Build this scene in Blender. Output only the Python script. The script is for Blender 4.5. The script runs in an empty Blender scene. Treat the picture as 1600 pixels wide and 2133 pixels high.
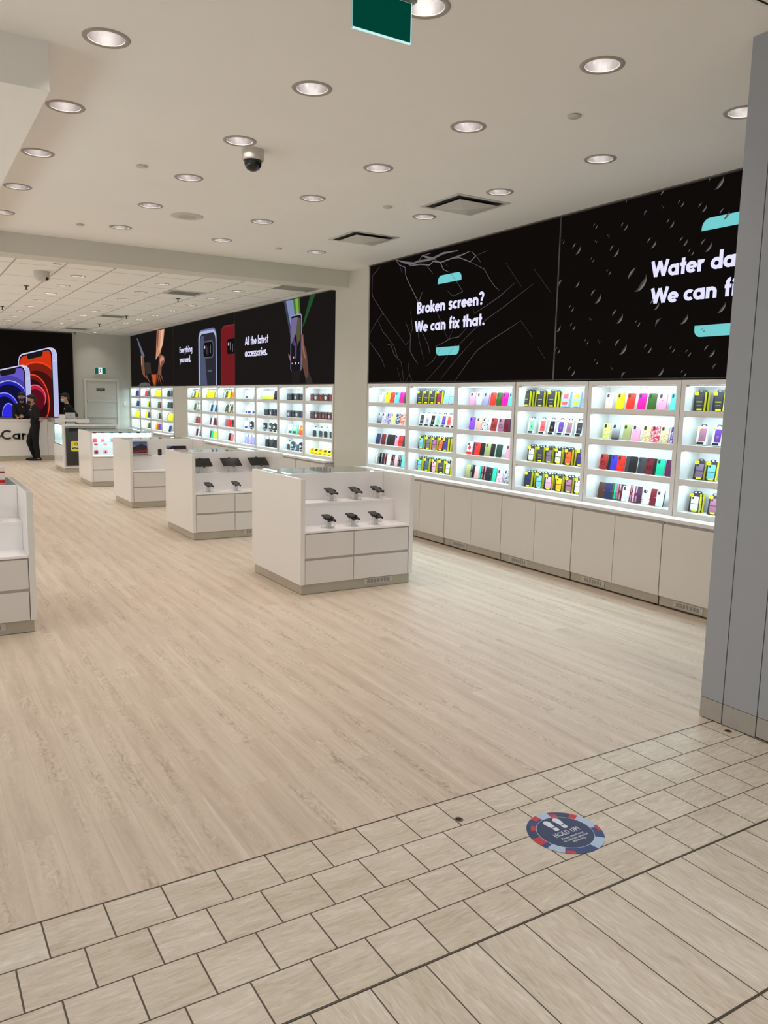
import bpy, bmesh, math, random
from mathutils import Vector, Matrix, Euler

S = bpy.context.scene
COL = S.collection
R = math.radians
PI = math.pi
random.seed(7)

# ------------------------------------------------------------------ camera, world, exposure
cam_d = bpy.data.cameras.new('camera')
cam = bpy.data.objects.new('camera', cam_d)
COL.objects.link(cam)
YAW, PITCH, ROLL, FPX = 31.4628, -8.0451, -1.1942, 1652.94
_y, _p, _r = R(YAW), R(PITCH), R(ROLL)
fwd = Vector((math.sin(_y) * math.cos(_p), math.cos(_y) * math.cos(_p), math.sin(_p)))
rgt = Vector((math.cos(_y), -math.sin(_y), 0))
dwn = fwd.cross(rgt)
r2 = math.cos(_r) * rgt + math.sin(_r) * dwn
d2 = -math.sin(_r) * rgt + math.cos(_r) * dwn
rot = Matrix((r2, -d2, -fwd)).transposed()
cam.matrix_world = Matrix.Translation((0, 0, 1.75)) @ rot.to_4x4()
cam_d.sensor_fit = 'HORIZONTAL'
cam_d.sensor_width = 36.0
cam_d.lens = 36.0 * FPX / 1600.0
cam_d.clip_start = 0.05
cam_d.clip_end = 200
S.camera = cam

W = bpy.data.worlds.new('mall_daylight')
S.world = W
W.use_nodes = True
_bg = W.node_tree.nodes['Background']
_bg.inputs[0].default_value = (0.95, 0.97, 1.0, 1)
_bg.inputs[1].default_value = 0.42

S.view_settings.view_transform = 'Standard'
S.view_settings.look = 'None'
S.view_settings.gamma = 1.0
S.view_settings.use_curve_mapping = False
S.view_settings.exposure = 0.11
S.cycles.use_denoising = True
S.cycles.max_bounces = 9
S.cycles.diffuse_bounces = 5
S.cycles.glossy_bounces = 4
S.cycles.transmission_bounces = 5
S.cycles.transparent_max_bounces = 8
S.cycles.sample_clamp_indirect = 4.0
S.cycles.caustics_reflective = False
S.cycles.caustics_refractive = False

CAN_E = 164.0        # radiance of the front downlight lamps
CAN_E_REAR = 182.0   # radiance of the tile-ceiling downlights
STRIP_E = 31.0       # radiance of the shelf light strips
WARM = (1.0, 0.905, 0.825)
COOL = (0.66, 0.91, 1.0)

# ------------------------------------------------------------------ materials
MATS = {}


def srgb(r, g, b):
    f = lambda c: c / 12.92 if c <= 0.04045 else ((c + 0.055) / 1.055) ** 2.4
    return (f(r / 255), f(g / 255), f(b / 255))


def mat(name, col=(0.8, 0.8, 0.8), rough=0.5, metal=0.0, emit=None, estr=0.0, spec=0.5, coat=0.0):
    if name in MATS:
        return MATS[name]
    m = bpy.data.materials.new(name)
    m.use_nodes = True
    b = m.node_tree.nodes['Principled BSDF']
    b.inputs['Base Color'].default_value = (*col, 1)
    b.inputs['Roughness'].default_value = rough
    b.inputs['Metallic'].default_value = metal
    b.inputs['Specular IOR Level'].default_value = spec
    if coat:
        b.inputs['Coat Weight'].default_value = coat
        b.inputs['Coat Roughness'].default_value = 0.05
    if emit:
        b.inputs['Emission Color'].default_value = (*emit, 1)
        b.inputs['Emission Strength'].default_value = estr
    MATS[name] = m
    return m


def nt(m):
    t = m.node_tree
    return t, t.nodes, t.links, t.nodes['Principled BSDF']


def add(ns, kind, **kw):
    n = ns.new(kind)
    for k, v in kw.items():
        setattr(n, k, v)
    return n


def math_node(ns, ls, op, a, b=None, c=None):
    n = ns.new('ShaderNodeMath')
    n.operation = op
    for i, v in enumerate((a, b, c)):
        if v is None:
            continue
        if isinstance(v, (int, float)):
            n.inputs[i].default_value = v
        else:
            ls.new(v, n.inputs[i])
    return n.outputs[0]


def ramp(ns, ls, fac, stops):
    n = ns.new('ShaderNodeValToRGB')
    e = n.color_ramp.elements
    while len(e) < len(stops):
        e.new(0.5)
    for i, (p, c) in enumerate(stops):
        e[i].position = p
        e[i].color = (*c, 1)
    ls.new(fac, n.inputs[0])
    return n.outputs[0]


def mixc(ns, ls, fac, a, b, mode='MIX'):
    n = ns.new('ShaderNodeMix')
    n.data_type = 'RGBA'
    n.blend_type = mode
    for i, v in ((0, fac), (6, a), (7, b)):
        if isinstance(v, (int, float)):
            n.inputs[i].default_value = v
        elif isinstance(v, tuple):
            n.inputs[i].default_value = (*v, 1)
        else:
            ls.new(v, n.inputs[i])
    return n.outputs[2]


def floor_material():
    m = mat('light_oak_planks', rough=0.42, spec=0.4)
    t, ns, ls, b = nt(m)
    tc = add(ns, 'ShaderNodeTexCoord')
    sep = add(ns, 'ShaderNodeSeparateXYZ')
    ls.new(tc.outputs['Object'], sep.inputs[0])
    sw = add(ns, 'ShaderNodeCombineXYZ')            # boards run along Y
    ls.new(sep.outputs[1], sw.inputs[0])
    ls.new(sep.outputs[0], sw.inputs[1])
    br = add(ns, 'ShaderNodeTexBrick')
    br.offset, br.offset_frequency = 0.37, 2
    br.inputs['Scale'].default_value = 1.0
    br.inputs['Brick Width'].default_value = 1.22
    br.inputs['Row Height'].default_value = 0.152
    br.inputs['Mortar Size'].default_value = 0.0009
    br.inputs['Mortar Smooth'].default_value = 0.1
    br.inputs['Color1'].default_value = (0, 0, 0, 1)
    br.inputs['Color2'].default_value = (1, 1, 1, 1)
    br.inputs['Mortar'].default_value = (0.3, 0.3, 0.3, 1)
    ls.new(sw.outputs[0], br.inputs['Vector'])
    # each board takes its own slice of grain
    off = add(ns, 'ShaderNodeVectorMath', operation='SCALE')
    off.inputs['Scale'].default_value = 9.0
    ls.new(br.outputs['Color'], off.inputs[0])
    pos = add(ns, 'ShaderNodeVectorMath', operation='ADD')
    ls.new(tc.outputs['Object'], pos.inputs[0])
    ls.new(off.outputs[0], pos.inputs[1])
    mp = add(ns, 'ShaderNodeMapping')
    mp.inputs['Scale'].default_value = (22, 1.5, 1)
    ls.new(pos.outputs[0], mp.inputs[0])
    n1 = add(ns, 'ShaderNodeTexNoise')
    n1.inputs['Scale'].default_value = 1.0
    n1.inputs['Detail'].default_value = 5.0
    n1.inputs['Roughness'].default_value = 0.62
    n1.inputs['Distortion'].default_value = 0.5
    ls.new(mp.outputs[0], n1.inputs['Vector'])
    mp2 = add(ns, 'ShaderNodeMapping')
    mp2.inputs['Scale'].default_value = (9.0, 0.9, 1)
    ls.new(pos.outputs[0], mp2.inputs[0])
    n2 = add(ns, 'ShaderNodeTexNoise')
    n2.inputs['Scale'].default_value = 1.0
    n2.inputs['Detail'].default_value = 3.0
    n2.inputs['Distortion'].default_value = 1.2
    ls.new(mp2.outputs[0], n2.inputs['Vector'])
    wv = add(ns, 'ShaderNodeTexWave', wave_type='BANDS', bands_direction='X')
    mp3 = add(ns, 'ShaderNodeMapping')
    mp3.inputs['Scale'].default_value = (11, 1.3, 1)
    ls.new(pos.outputs[0], mp3.inputs[0])
    wv.inputs['Scale'].default_value = 1.0
    wv.inputs['Distortion'].default_value = 9.0
    wv.inputs['Detail'].default_value = 2.5
    wv.inputs['Detail Scale'].default_value = 1.1
    ls.new(mp3.outputs[0], wv.inputs['Vector'])
    g = math_node(ns, ls, 'MULTIPLY', n1.outputs[0], 0.55)
    g = math_node(ns, ls, 'MULTIPLY_ADD', n2.outputs[0], 0.45, g)
    cathedral = math_node(ns, ls, 'MULTIPLY', math_node(ns, ls, 'GREATER_THAN', n2.outputs[0], 0.56), math_node(ns, ls, 'MULTIPLY', wv.outputs['Fac'], -0.09))
    g = math_node(ns, ls, 'ADD', g, cathedral)
    u = math_node(ns, ls, 'FRACT', math_node(ns, ls, 'DIVIDE', sep.outputs[0], 0.152))
    heart = math_node(ns, ls, 'SUBTRACT', 1.0, math_node(ns, ls, 'ABSOLUTE', math_node(ns, ls, 'MULTIPLY_ADD', u, 2.0, -1.0)))
    mp4 = add(ns, 'ShaderNodeMapping')
    mp4.inputs['Scale'].default_value = (26, 11, 1)
    ls.new(pos.outputs[0], mp4.inputs[0])
    n4 = add(ns, 'ShaderNodeTexNoise')
    n4.inputs['Scale'].default_value = 1.0
    n4.inputs['Detail'].default_value = 4.0
    n4.inputs['Roughness'].default_value = 0.7
    n4.inputs['Distortion'].default_value = 2.2
    ls.new(mp4.outputs[0], n4.inputs['Vector'])
    fig = math_node(ns, ls, 'MULTIPLY', math_node(ns, ls, 'SUBTRACT', n4.outputs[0], 0.5), math_node(ns, ls, 'MULTIPLY', heart, 1.3))
    fig = math_node(ns, ls, 'MULTIPLY', fig, ramp(ns, ls, n2.outputs[0], [(0.42, (0.1, 0.1, 0.1)), (0.58, (1, 1, 1))]))
    g = math_node(ns, ls, 'ADD', g, fig)
    g = math_node(ns, ls, 'MULTIPLY_ADD', math_node(ns, ls, 'MULTIPLY', heart, math_node(ns, ls, 'ADD', n2.outputs[0], -0.1)), -0.28, math_node(ns, ls, 'ADD', g, 0.06))
    c = ramp(ns, ls, g, [(0.24, srgb(170, 151, 132)), (0.40, srgb(198, 181, 163)), (0.54, srgb(211, 194, 177)), (0.72, srgb(222, 207, 191))])
    tint = mixc(ns, ls, 0.10, c, br.outputs['Color'], 'SOFT_LIGHT')
    c2 = mixc(ns, ls, math_node(ns, ls, 'MULTIPLY', br.outputs['Fac'], 0.35), tint, srgb(140, 122, 106))
    ls.new(c2, b.inputs['Base Color'])
    ls.new(math_node(ns, ls, 'MULTIPLY_ADD', n1.outputs[0], 0.2, 0.33), b.inputs['Roughness'])
    bp = add(ns, 'ShaderNodeBump')
    bp.inputs['Strength'].default_value = 0.10
    bp.inputs['Distance'].default_value = 0.002
    ls.new(g, bp.inputs['Height'])
    ls.new(bp.outputs[0], b.inputs['Normal'])
    return m


def tile_material(name, bw, rh, offs, along_x, mortar):
    m = mat(name, rough=0.45, spec=0.4)
    t, ns, ls, b = nt(m)
    tc = add(ns, 'ShaderNodeTexCoord')
    br = add(ns, 'ShaderNodeTexBrick')
    br.offset, br.offset_frequency = offs, 2
    br.inputs['Scale'].default_value = 1.0
    br.inputs['Brick Width'].default_value = bw
    br.inputs['Row Height'].default_value = rh
    br.inputs['Mortar Size'].default_value = mortar
    br.inputs['Mortar Smooth'].default_value = 0.15
    br.inputs['Color1'].default_value = (0, 0, 0, 1)
    br.inputs['Color2'].default_value = (1, 1, 1, 1)
    ls.new(tc.outputs['Object'], br.inputs['Vector'])
    off = add(ns, 'ShaderNodeVectorMath', operation='SCALE')
    off.inputs['Scale'].default_value = 7.0
    ls.new(br.outputs['Color'], off.inputs[0])
    pos = add(ns, 'ShaderNodeVectorMath', operation='ADD')
    ls.new(tc.outputs['Object'], pos.inputs[0])
    ls.new(off.outputs[0], pos.inputs[1])
    mp = add(ns, 'ShaderNodeMapping')
    mp.inputs['Scale'].default_value = (11, 62, 1) if along_x else (62, 9, 1)
    ls.new(pos.outputs[0], mp.inputs[0])
    n1 = add(ns, 'ShaderNodeTexNoise')
    n1.inputs['Scale'].default_value = 1.0
    n1.inputs['Detail'].default_value = 6.0
    n1.inputs['Roughness'].default_value = 0.65
    n1.inputs['Distortion'].default_value = 1.0
    ls.new(mp.outputs[0], n1.inputs['Vector'])
    mp2 = add(ns, 'ShaderNodeMapping')
    mp2.inputs['Scale'].default_value = (2, 9, 1) if along_x else (9, 2, 1)
    ls.new(pos.outputs[0], mp2.inputs[0])
    n2 = add(ns, 'ShaderNodeTexNoise')
    n2.inputs['Scale'].default_value = 1.0
    n2.inputs['Detail'].default_value = 3.0
    ls.new(mp2.outputs[0], n2.inputs['Vector'])
    g = math_node(ns, ls, 'MULTIPLY_ADD', n2.outputs[0], 0.35, math_node(ns, ls, 'MULTIPLY', n1.outputs[0], 0.65))
    c = ramp(ns, ls, g, [(0.32, srgb(184, 170, 150)), (0.46, srgb(205, 193, 175)), (0.55, srgb(214, 203, 187)), (0.68, srgb(230, 222, 210))])
    c = mixc(ns, ls, 0.08, c, br.outputs['Color'], 'SOFT_LIGHT')
    c2 = mixc(ns, ls, br.outputs['Fac'], c, srgb(92, 82, 72))
    ls.new(c2, b.inputs['Base Color'])
    ls.new(math_node(ns, ls, 'MULTIPLY_ADD', br.outputs['Fac'], 0.4, 0.40), b.inputs['Roughness'])
    h = math_node(ns, ls, 'MULTIPLY_ADD', br.outputs['Fac'], -1.0, math_node(ns, ls, 'MULTIPLY', n1.outputs[0], 0.25))
    bp = add(ns, 'ShaderNodeBump')
    bp.inputs['Strength'].default_value = 0.35
    bp.inputs['Distance'].default_value = 0.003
    ls.new(h, bp.inputs['Height'])
    ls.new(bp.outputs[0], b.inputs['Normal'])
    return m


def grid_ceiling_material():
    m = mat('white_ceiling_tiles', rough=0.9, spec=0.2)
    t, ns, ls, b = nt(m)
    tc = add(ns, 'ShaderNodeTexCoord')
    br = add(ns, 'ShaderNodeTexBrick')
    br.offset = 0.0
    br.inputs['Scale'].default_value = 1.0
    br.inputs['Brick Width'].default_value = 0.6075
    br.inputs['Row Height'].default_value = 1.207
    br.inputs['Mortar Size'].default_value = 0.012
    br.inputs['Mortar Smooth'].default_value = 0.2
    ls.new(tc.outputs['Object'], br.inputs['Vector'])
    n1 = add(ns, 'ShaderNodeTexNoise')
    n1.inputs['Scale'].default_value = 90
    ls.new(tc.outputs['Object'], n1.inputs['Vector'])
    c = ramp(ns, ls, n1.outputs[0], [(0.35, srgb(238, 235, 229)), (0.6, srgb(248, 246, 242))])
    c2 = mixc(ns, ls, br.outputs['Fac'], c, srgb(178, 172, 164))
    ls.new(c2, b.inputs['Base Color'])
    bp = add(ns, 'ShaderNodeBump')
    bp.inputs['Strength'].default_value = 0.5
    bp.inputs['Distance'].default_value = 0.01
    ls.new(br.outputs['Fac'], bp.inputs['Height'])
    ls.new(bp.outputs[0], b.inputs['Normal'])
    return m


def noisy(name, col, amt=0.03, scale=3.0, rough=0.6, spec=0.4, metal=0.0, bump=0.0):
    m = mat(name, col, rough, metal, spec=spec)
    t, ns, ls, b = nt(m)
    tc = add(ns, 'ShaderNodeTexCoord')
    n1 = add(ns, 'ShaderNodeTexNoise')
    n1.inputs['Scale'].default_value = scale
    n1.inputs['Detail'].default_value = 4
    ls.new(tc.outputs['Object'], n1.inputs['Vector'])
    lo = tuple(max(0, c * (1 - amt)) for c in col)
    hi = tuple(min(1, c * (1 + amt)) for c in col)
    ls.new(ramp(ns, ls, n1.outputs[0], [(0.3, lo), (0.7, hi)]), b.inputs['Base Color'])
    if bump:
        bp = add(ns, 'ShaderNodeBump')
        bp.inputs['Strength'].default_value = bump
        bp.inputs['Distance'].default_value = 0.001
        ls.new(n1.outputs[0], bp.inputs['Height'])
        ls.new(bp.outputs[0], b.inputs['Normal'])
    return m


def scuffed(name, col):
    """grey laminate with dark scuffs low down on one panel (stains of their own shape)"""
    m = mat(name, col, 0.45, spec=0.35)
    t, ns, ls, b = nt(m)
    tc = add(ns, 'ShaderNodeTexCoord')
    mp = add(ns, 'ShaderNodeMapping')
    mp.inputs['Location'].default_value = (0, -0.03, -0.16)
    mp.inputs['Scale'].default_value = (1, 16, 20)
    ls.new(tc.outputs['Object'], mp.inputs[0])
    gr = add(ns, 'ShaderNodeTexGradient', gradient_type='SPHERICAL')
    ls.new(mp.outputs[0], gr.inputs[0])
    n1 = add(ns, 'ShaderNodeTexNoise')
    n1.inputs['Scale'].default_value = 40
    n1.inputs['Detail'].default_value = 6
    n1.inputs['Roughness'].default_value = 0.8
    ls.new(tc.outputs['Object'], n1.inputs['Vector'])
    f = math_node(ns, ls, 'MULTIPLY', gr.outputs[1], math_node(ns, ls, 'GREATER_THAN', n1.outputs[0], 0.5))
    f = math_node(ns, ls, 'MULTIPLY', f, 0.6)
    ls.new(mixc(ns, ls, f, col, (0.12, 0.11, 0.11)), b.inputs['Base Color'])
    return m


def pattern(name, base, spot, scale=90, thr=0.52, rough=0.3):
    m = mat(name, base, rough)
    t, ns, ls, b = nt(m)
    tc = add(ns, 'ShaderNodeTexCoord')
    v = add(ns, 'ShaderNodeTexNoise')
    v.inputs['Scale'].default_value = scale
    v.inputs['Detail'].default_value = 2
    v.inputs['Distortion'].default_value = 1.0
    ls.new(tc.outputs['Object'], v.inputs['Vector'])
    ls.new(ramp(ns, ls, v.outputs[0], [(thr - 0.03, base), (thr + 0.03, spot)]), b.inputs['Base Color'])
    return m


def gradient(name, c0, c1, z0, z1):
    m = mat(name, c0, 0.3)
    t, ns, ls, b = nt(m)
    tc = add(ns, 'ShaderNodeTexCoord')
    sep = add(ns, 'ShaderNodeSeparateXYZ')
    ls.new(tc.outputs['Object'], sep.inputs[0])
    f = math_node(ns, ls, 'DIVIDE', math_node(ns, ls, 'SUBTRACT', sep.outputs[2], z0), z1 - z0)
    ls.new(ramp(ns, ls, f, [(0.0, c0), (1.0, c1)]), b.inputs['Base Color'])
    return m


def glass(name, tint=(0.93, 0.98, 0.96), ior=1.52):
    m = bpy.data.materials.new(name)
    m.use_nodes = True
    t = m.node_tree
    ns, ls = t.nodes, t.links
    ns.clear()
    o = ns.new('ShaderNodeOutputMaterial')
    tr = ns.new('ShaderNodeBsdfTransparent')
    tr.inputs[0].default_value = (*tint, 1)
    gl = ns.new('ShaderNodeBsdfGlossy')
    gl.inputs['Roughness'].default_value = 0.02
    fr = ns.new('ShaderNodeFresnel')
    fr.inputs[0].default_value = ior
    mx = ns.new('ShaderNodeMixShader')
    ge = ns.new('ShaderNodeNewGeometry')          # the sheen sits on the outer face of a pane
    ls.new(math_node(ns, ls, 'MULTIPLY', fr.outputs[0], math_node(ns, ls, 'SUBTRACT', 1.0, ge.outputs['Backfacing'])), mx.inputs[0])
    ls.new(tr.outputs[0], mx.inputs[1])
    ls.new(gl.outputs[0], mx.inputs[2])
    ls.new(mx.outputs[0], o.inputs[0])
    MATS[name] = m
    return m


def lit(name, col, s=1.0, base=None):
    """a backlit picture surface: its own light only, as on a light box"""
    return mat('lit_' + name, base or (0.004, 0.004, 0.004), 0.6, 0, col, s, spec=0.0)


M_floor = floor_material()
M_tile = tile_material('travertine_border_tiles', 0.2, 0.2013, 0.5, True, 0.0030)
M_long = tile_material('travertine_long_tiles', 0.2015, 0.605, 0.0, False, 0.0026)
M_grid = grid_ceiling_material()
M_paint = noisy('white_drywall_paint', srgb(246, 244, 240), 0.012, 1.5, 0.75, 0.25)
M_wall = noisy('warm_white_wall_paint', srgb(214, 211, 201), 0.012, 1.5, 0.7, 0.25)
M_backwall = noisy('back_wall_paint', srgb(196, 196, 187), 0.012, 1.5, 0.7, 0.25)
M_white = mat('gloss_white_laminate', srgb(232, 229, 226), 0.12, spec=0.5)
M_door = mat('satin_white_laminate', srgb(222, 216, 210), 0.3, spec=0.4)
M_shelf = mat('shelf_white_laminate', srgb(234, 232, 230), 0.35, spec=0.35)
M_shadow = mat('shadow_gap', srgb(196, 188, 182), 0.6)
M_joint = mat('dark_joint', (0.012, 0.011, 0.010), 0.8)
M_kick = noisy('brushed_nickel_plinth', srgb(184, 176, 160), 0.05, 6, 0.36, 0.5, 0.15)
M_vent = mat('vent_grille_grey', srgb(196, 190, 182), 0.4)
M_ventdark = mat('vent_slot', srgb(148, 141, 132), 0.6)
M_jamb = scuffed('grey_entry_laminate', srgb(164, 168, 175))
M_jambkick = noisy('grey_entry_kick', srgb(172, 167, 160), 0.04, 20, 0.5)
M_glass = glass('clear_glass')
M_glass2 = glass('thin_showcase_glass', (0.96, 0.99, 0.98), 1.22)
M_glass3 = glass('side_window_glass', (0.93, 0.99, 0.99), 1.22)
M_gedge = mat('green_glass_edge', srgb(150, 190, 178), 0.1)
M_chrome = mat('satin_reflector', (0.60, 0.59, 0.60), 0.2, 1.0)
M_canring = mat('can_trim_ring', srgb(168, 160, 154), 0.45)
M_trimring = mat('white_trim_ring', srgb(206, 200, 192), 0.4)
M_lamp = mat('lamp_disc', (0.8, 0.8, 0.8), 0.5, 0, WARM, CAN_E)
M_lamp_r = mat('lamp_disc_rear', (0.8, 0.8, 0.8), 0.5, 0, WARM, CAN_E_REAR)
M_strip = mat('cool_light_strip', (0.8, 0.8, 0.8), 0.5, 0, COOL, STRIP_E)
M_black = mat('matt_black_plastic', (0.012, 0.012, 0.013), 0.45)
M_gloss = mat('gloss_black_glass', (0.008, 0.008, 0.010), 0.08)
M_grey = mat('mid_grey_plastic', srgb(150, 148, 145), 0.4)
M_alu = mat('silver_aluminium', srgb(200, 200, 202), 0.3, 0.8)
M_scr = lit('dark_panel', (0.0028, 0.0021, 0.0018), 1.0, (0.004, 0.0035, 0.0035))
M_scr2 = lit('dark_panel_rear', (0.0078, 0.0065, 0.0062), 1.0, (0.005, 0.0047, 0.0047))
M_frame = mat('thin_black_frame', (0.02, 0.02, 0.02), 0.4)
M_frameg = mat('thin_grey_frame', srgb(110, 106, 104), 0.4, 0.5)
M_text = lit('white_text', srgb(224, 222, 255), 1.0)

COLORS = {
    'beige': (214, 204, 196), 'yellow': (232, 240, 20), 'red': (226, 44, 32), 'cyan': (96, 218, 218), 'magenta': (252, 12, 140),
    'green': (52, 84, 34), 'charcoal': (52, 54, 60), 'lilac': (180, 160, 206), 'purple': (92, 52, 150), 'lime': (206, 226, 60),
    'navy': (28, 38, 78), 'orange': (240, 96, 40), 'maroon': (104, 20, 34), 'black': (18, 18, 20), 'pink': (242, 160, 190),
    'rose': (214, 160, 160), 'white': (232, 234, 234), 'blue': (52, 50, 190), 'sky': (150, 196, 236), 'mint': (120, 218, 160),
    'coral': (246, 86, 92), 'aqua': (112, 184, 190), 'purplegrey': (118, 100, 122), 'mauve': (158, 104, 130), 'indigo': (62, 48, 130),
    'slate': (62, 80, 108), 'grey': (196, 196, 204), 'lavender': (154, 148, 236), 'violet': (134, 72, 206), 'peach': (232, 168, 152),
    'brick': (156, 40, 40), 'plum': (86, 30, 70), 'olive': (156, 158, 104), 'pine': (28, 60, 48), 'teal': (26, 190, 150),
    'berry': (150, 28, 70), 'nude': (228, 196, 190), 'gold': (206, 176, 110), 'crimson': (208, 40, 70), 'cream': (222, 216, 186),
    'brown': (70, 42, 36), 'silver': (196, 196, 204), 'marble': (232, 230, 232), 'amber': (236, 176, 30), 'clear': (214, 228, 230),
}
C = {k: srgb(*v) for k, v in COLORS.items()}
WORDS = {'purplegrey': 'purple grey', 'green': 'dark green', 'yellow': 'neon yellow', 'pine': 'black green', 'teal': 'bright teal'}


def cm(c, rough=0.35):
    return mat('product_' + c, C[c], rough)

# ------------------------------------------------------------------ mesh building
class MB:
    """collects shapes, then links them as ONE mesh object"""
    def __init__(s):
        s.v, s.f, s.mi, s.m, s.sm = [], [], [], [], []

    def slot(s, m):
        if m not in s.m:
            s.m.append(m)
        return s.m.index(m)

    def face(s, idx, m, smooth=False):
        s.f.append(idx); s.mi.append(s.slot(m)); s.sm.append(smooth)

    def pts(s, pts):
        n = len(s.v)
        s.v += [tuple(p) for p in pts]
        return list(range(n, n + len(pts)))

    def box(s, a, b, m, M=None):
        x0, y0, z0 = a; x1, y1, z1 = b
        p = [(x0, y0, z0), (x1, y0, z0), (x1, y1, z0), (x0, y1, z0), (x0, y0, z1), (x1, y0, z1), (x1, y1, z1), (x0, y1, z1)]
        if M:
            p = [M @ Vector(q) for q in p]
        i = s.pts(p)
        ms = m if isinstance(m, (list, tuple)) else [m] * 6    # -z +z -y +x +y -x
        for q, mm in zip(((0, 3, 2, 1), (4, 5, 6, 7), (0, 1, 5, 4), (1, 2, 6, 5), (2, 3, 7, 6), (3, 0, 4, 7)), ms):
            s.face([i[k] for k in q], mm)
        return s

    def prism(s, poly, off, m, mside=None):
        """flat polygon (3D points) extruded by the vector off"""
        n = len(poly); off = Vector(off)
        i = s.pts(poly); j = s.pts([Vector(p) + off for p in poly])
        s.face(i[::-1], m); s.face(j, m)
        for k in range(n):
            s.face([i[k], i[(k + 1) % n], j[(k + 1) % n], j[k]], mside or m)
        return s

    def tube(s, path, r, m, n=8, cap=True):
        rs = r if isinstance(r, (list, tuple)) else [r] * len(path)
        path = [Vector(p) for p in path]
        rings = []
        up = None
        for k, p in enumerate(path):
            d = (path[min(k + 1, len(path) - 1)] - path[max(k - 1, 0)]).normalized()
            if up is None:
                up = Vector((0, 0, 1)) if abs(d.z) < 0.9 else Vector((1, 0, 0))
            a = d.cross(up).normalized(); b = a.cross(d).normalized(); up = b
            rings.append(s.pts([p + rs[k] * (math.cos(2 * PI * q / n) * a + math.sin(2 * PI * q / n) * b) for q in range(n)]))
        for A, B in zip(rings, rings[1:]):
            for q in range(n):
                s.face([A[q], A[(q + 1) % n], B[(q + 1) % n], B[q]], m, True)
        if cap:
            s.face(rings[0][::-1], m); s.face(rings[-1], m)
        return s

    def lathe(s, c, prof, m, n=24, cap=False):
        """profile of (radius, z) about the vertical through c; m may be one material per band"""
        c = Vector(c)
        rings = [s.pts([c + Vector((r * math.cos(2 * PI * q / n), r * math.sin(2 * PI * q / n), z)) for q in range(n)]) for r, z in prof]
        for k, (A, B) in enumerate(zip(rings, rings[1:])):
            mm = m[k] if isinstance(m, (list, tuple)) else m
            for q in range(n):
                s.face([A[q], A[(q + 1) % n], B[(q + 1) % n], B[q]], mm, True)
        if cap:
            mm = m[-1] if isinstance(m, (list, tuple)) else m
            s.face(rings[0][::-1], m[0] if isinstance(m, (list, tuple)) else m); s.face(rings[-1], mm)
        return s

    def ell(s, c, r, m, n=14, k=9, M=None):
        c = Vector(c)
        def P(a, b):
            q = Vector((r[0] * math.sin(b) * math.cos(a), r[1] * math.sin(b) * math.sin(a), r[2] * math.cos(b)))
            return c + (M @ q if M else q)
        rings = [s.pts([P(2 * PI * q / n, PI * j / k) for q in range(n)]) for j in range(1, k)]
        t = s.pts([P(0, 0)])[0]; b = s.pts([P(0, PI)])[0]
        for A, B in zip(rings, rings[1:]):
            for q in range(n):
                s.face([A[q], B[q], B[(q + 1) % n], A[(q + 1) % n]], m, True)
        for q in range(n):
            s.face([t, rings[0][q], rings[0][(q + 1) % n]], m, True)
            s.face([b, rings[-1][(q + 1) % n], rings[-1][q]], m, True)
        return s

    def mesh(s, name):
        me = bpy.data.meshes.new(name)
        me.from_pydata(s.v, [], s.f)
        for m in s.m:
            me.materials.append(m)
        me.polygons.foreach_set('material_index', s.mi)
        me.polygons.foreach_set('use_smooth', s.sm)
        me.update()
        return me

    def build(s, name, parent=None, loc=None, bevel=0.0, fix=True):
        me = s.mesh(name)
        if fix:
            bm = bmesh.new(); bm.from_mesh(me)
            bmesh.ops.recalc_face_normals(bm, faces=bm.faces)
            bm.to_mesh(me); bm.free()
        o = bpy.data.objects.new(name, me)
        COL.objects.link(o)
        if parent:
            o.parent = parent
        if loc:
            o.location = loc
        if bevel:
            b = o.modifiers.new('bevel', 'BEVEL')
            b.width, b.segments, b.limit_method = bevel, 2, 'ANGLE'
        return o


LABELS = {}


def tag(o, label, cat, group=None, kind=None):
    n = len(label.split())
    assert 4 <= n <= 16, (n, label)
    LABELS.setdefault(label, []).append(o.name)
    o['label'], o['category'] = label, cat
    if group:
        o['group'] = group
    if kind:
        o['kind'] = kind
    return o


def empty(name, loc=(0, 0, 0), rz=0.0):
    o = bpy.data.objects.new(name, None)
    o.empty_display_size = 0.1
    COL.objects.link(o)
    o.location = loc
    o.rotation_euler = (0, 0, rz)
    return o


def struct(o):
    o['kind'] = 'structure'
    return o


def copy_tree(o, parent=None):
    c = o.copy()
    COL.objects.link(c)
    if parent:
        c.parent = parent
    for ch in o.children:
        copy_tree(ch, c)
    return c


def box(name, a, b, m, parent=None, bevel=0.0, loc=None):
    return MB().box(a, b, m).build(name, parent, loc, bevel)


# ------------------------------------------------------------------ lettering: a geometric stroke alphabet
XH = 0.66


def ring(cx, cy, r, a0=0, a1=360, ry=None):
    return ('A', cx, cy, r, ry or r, a0, a1)


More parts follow.
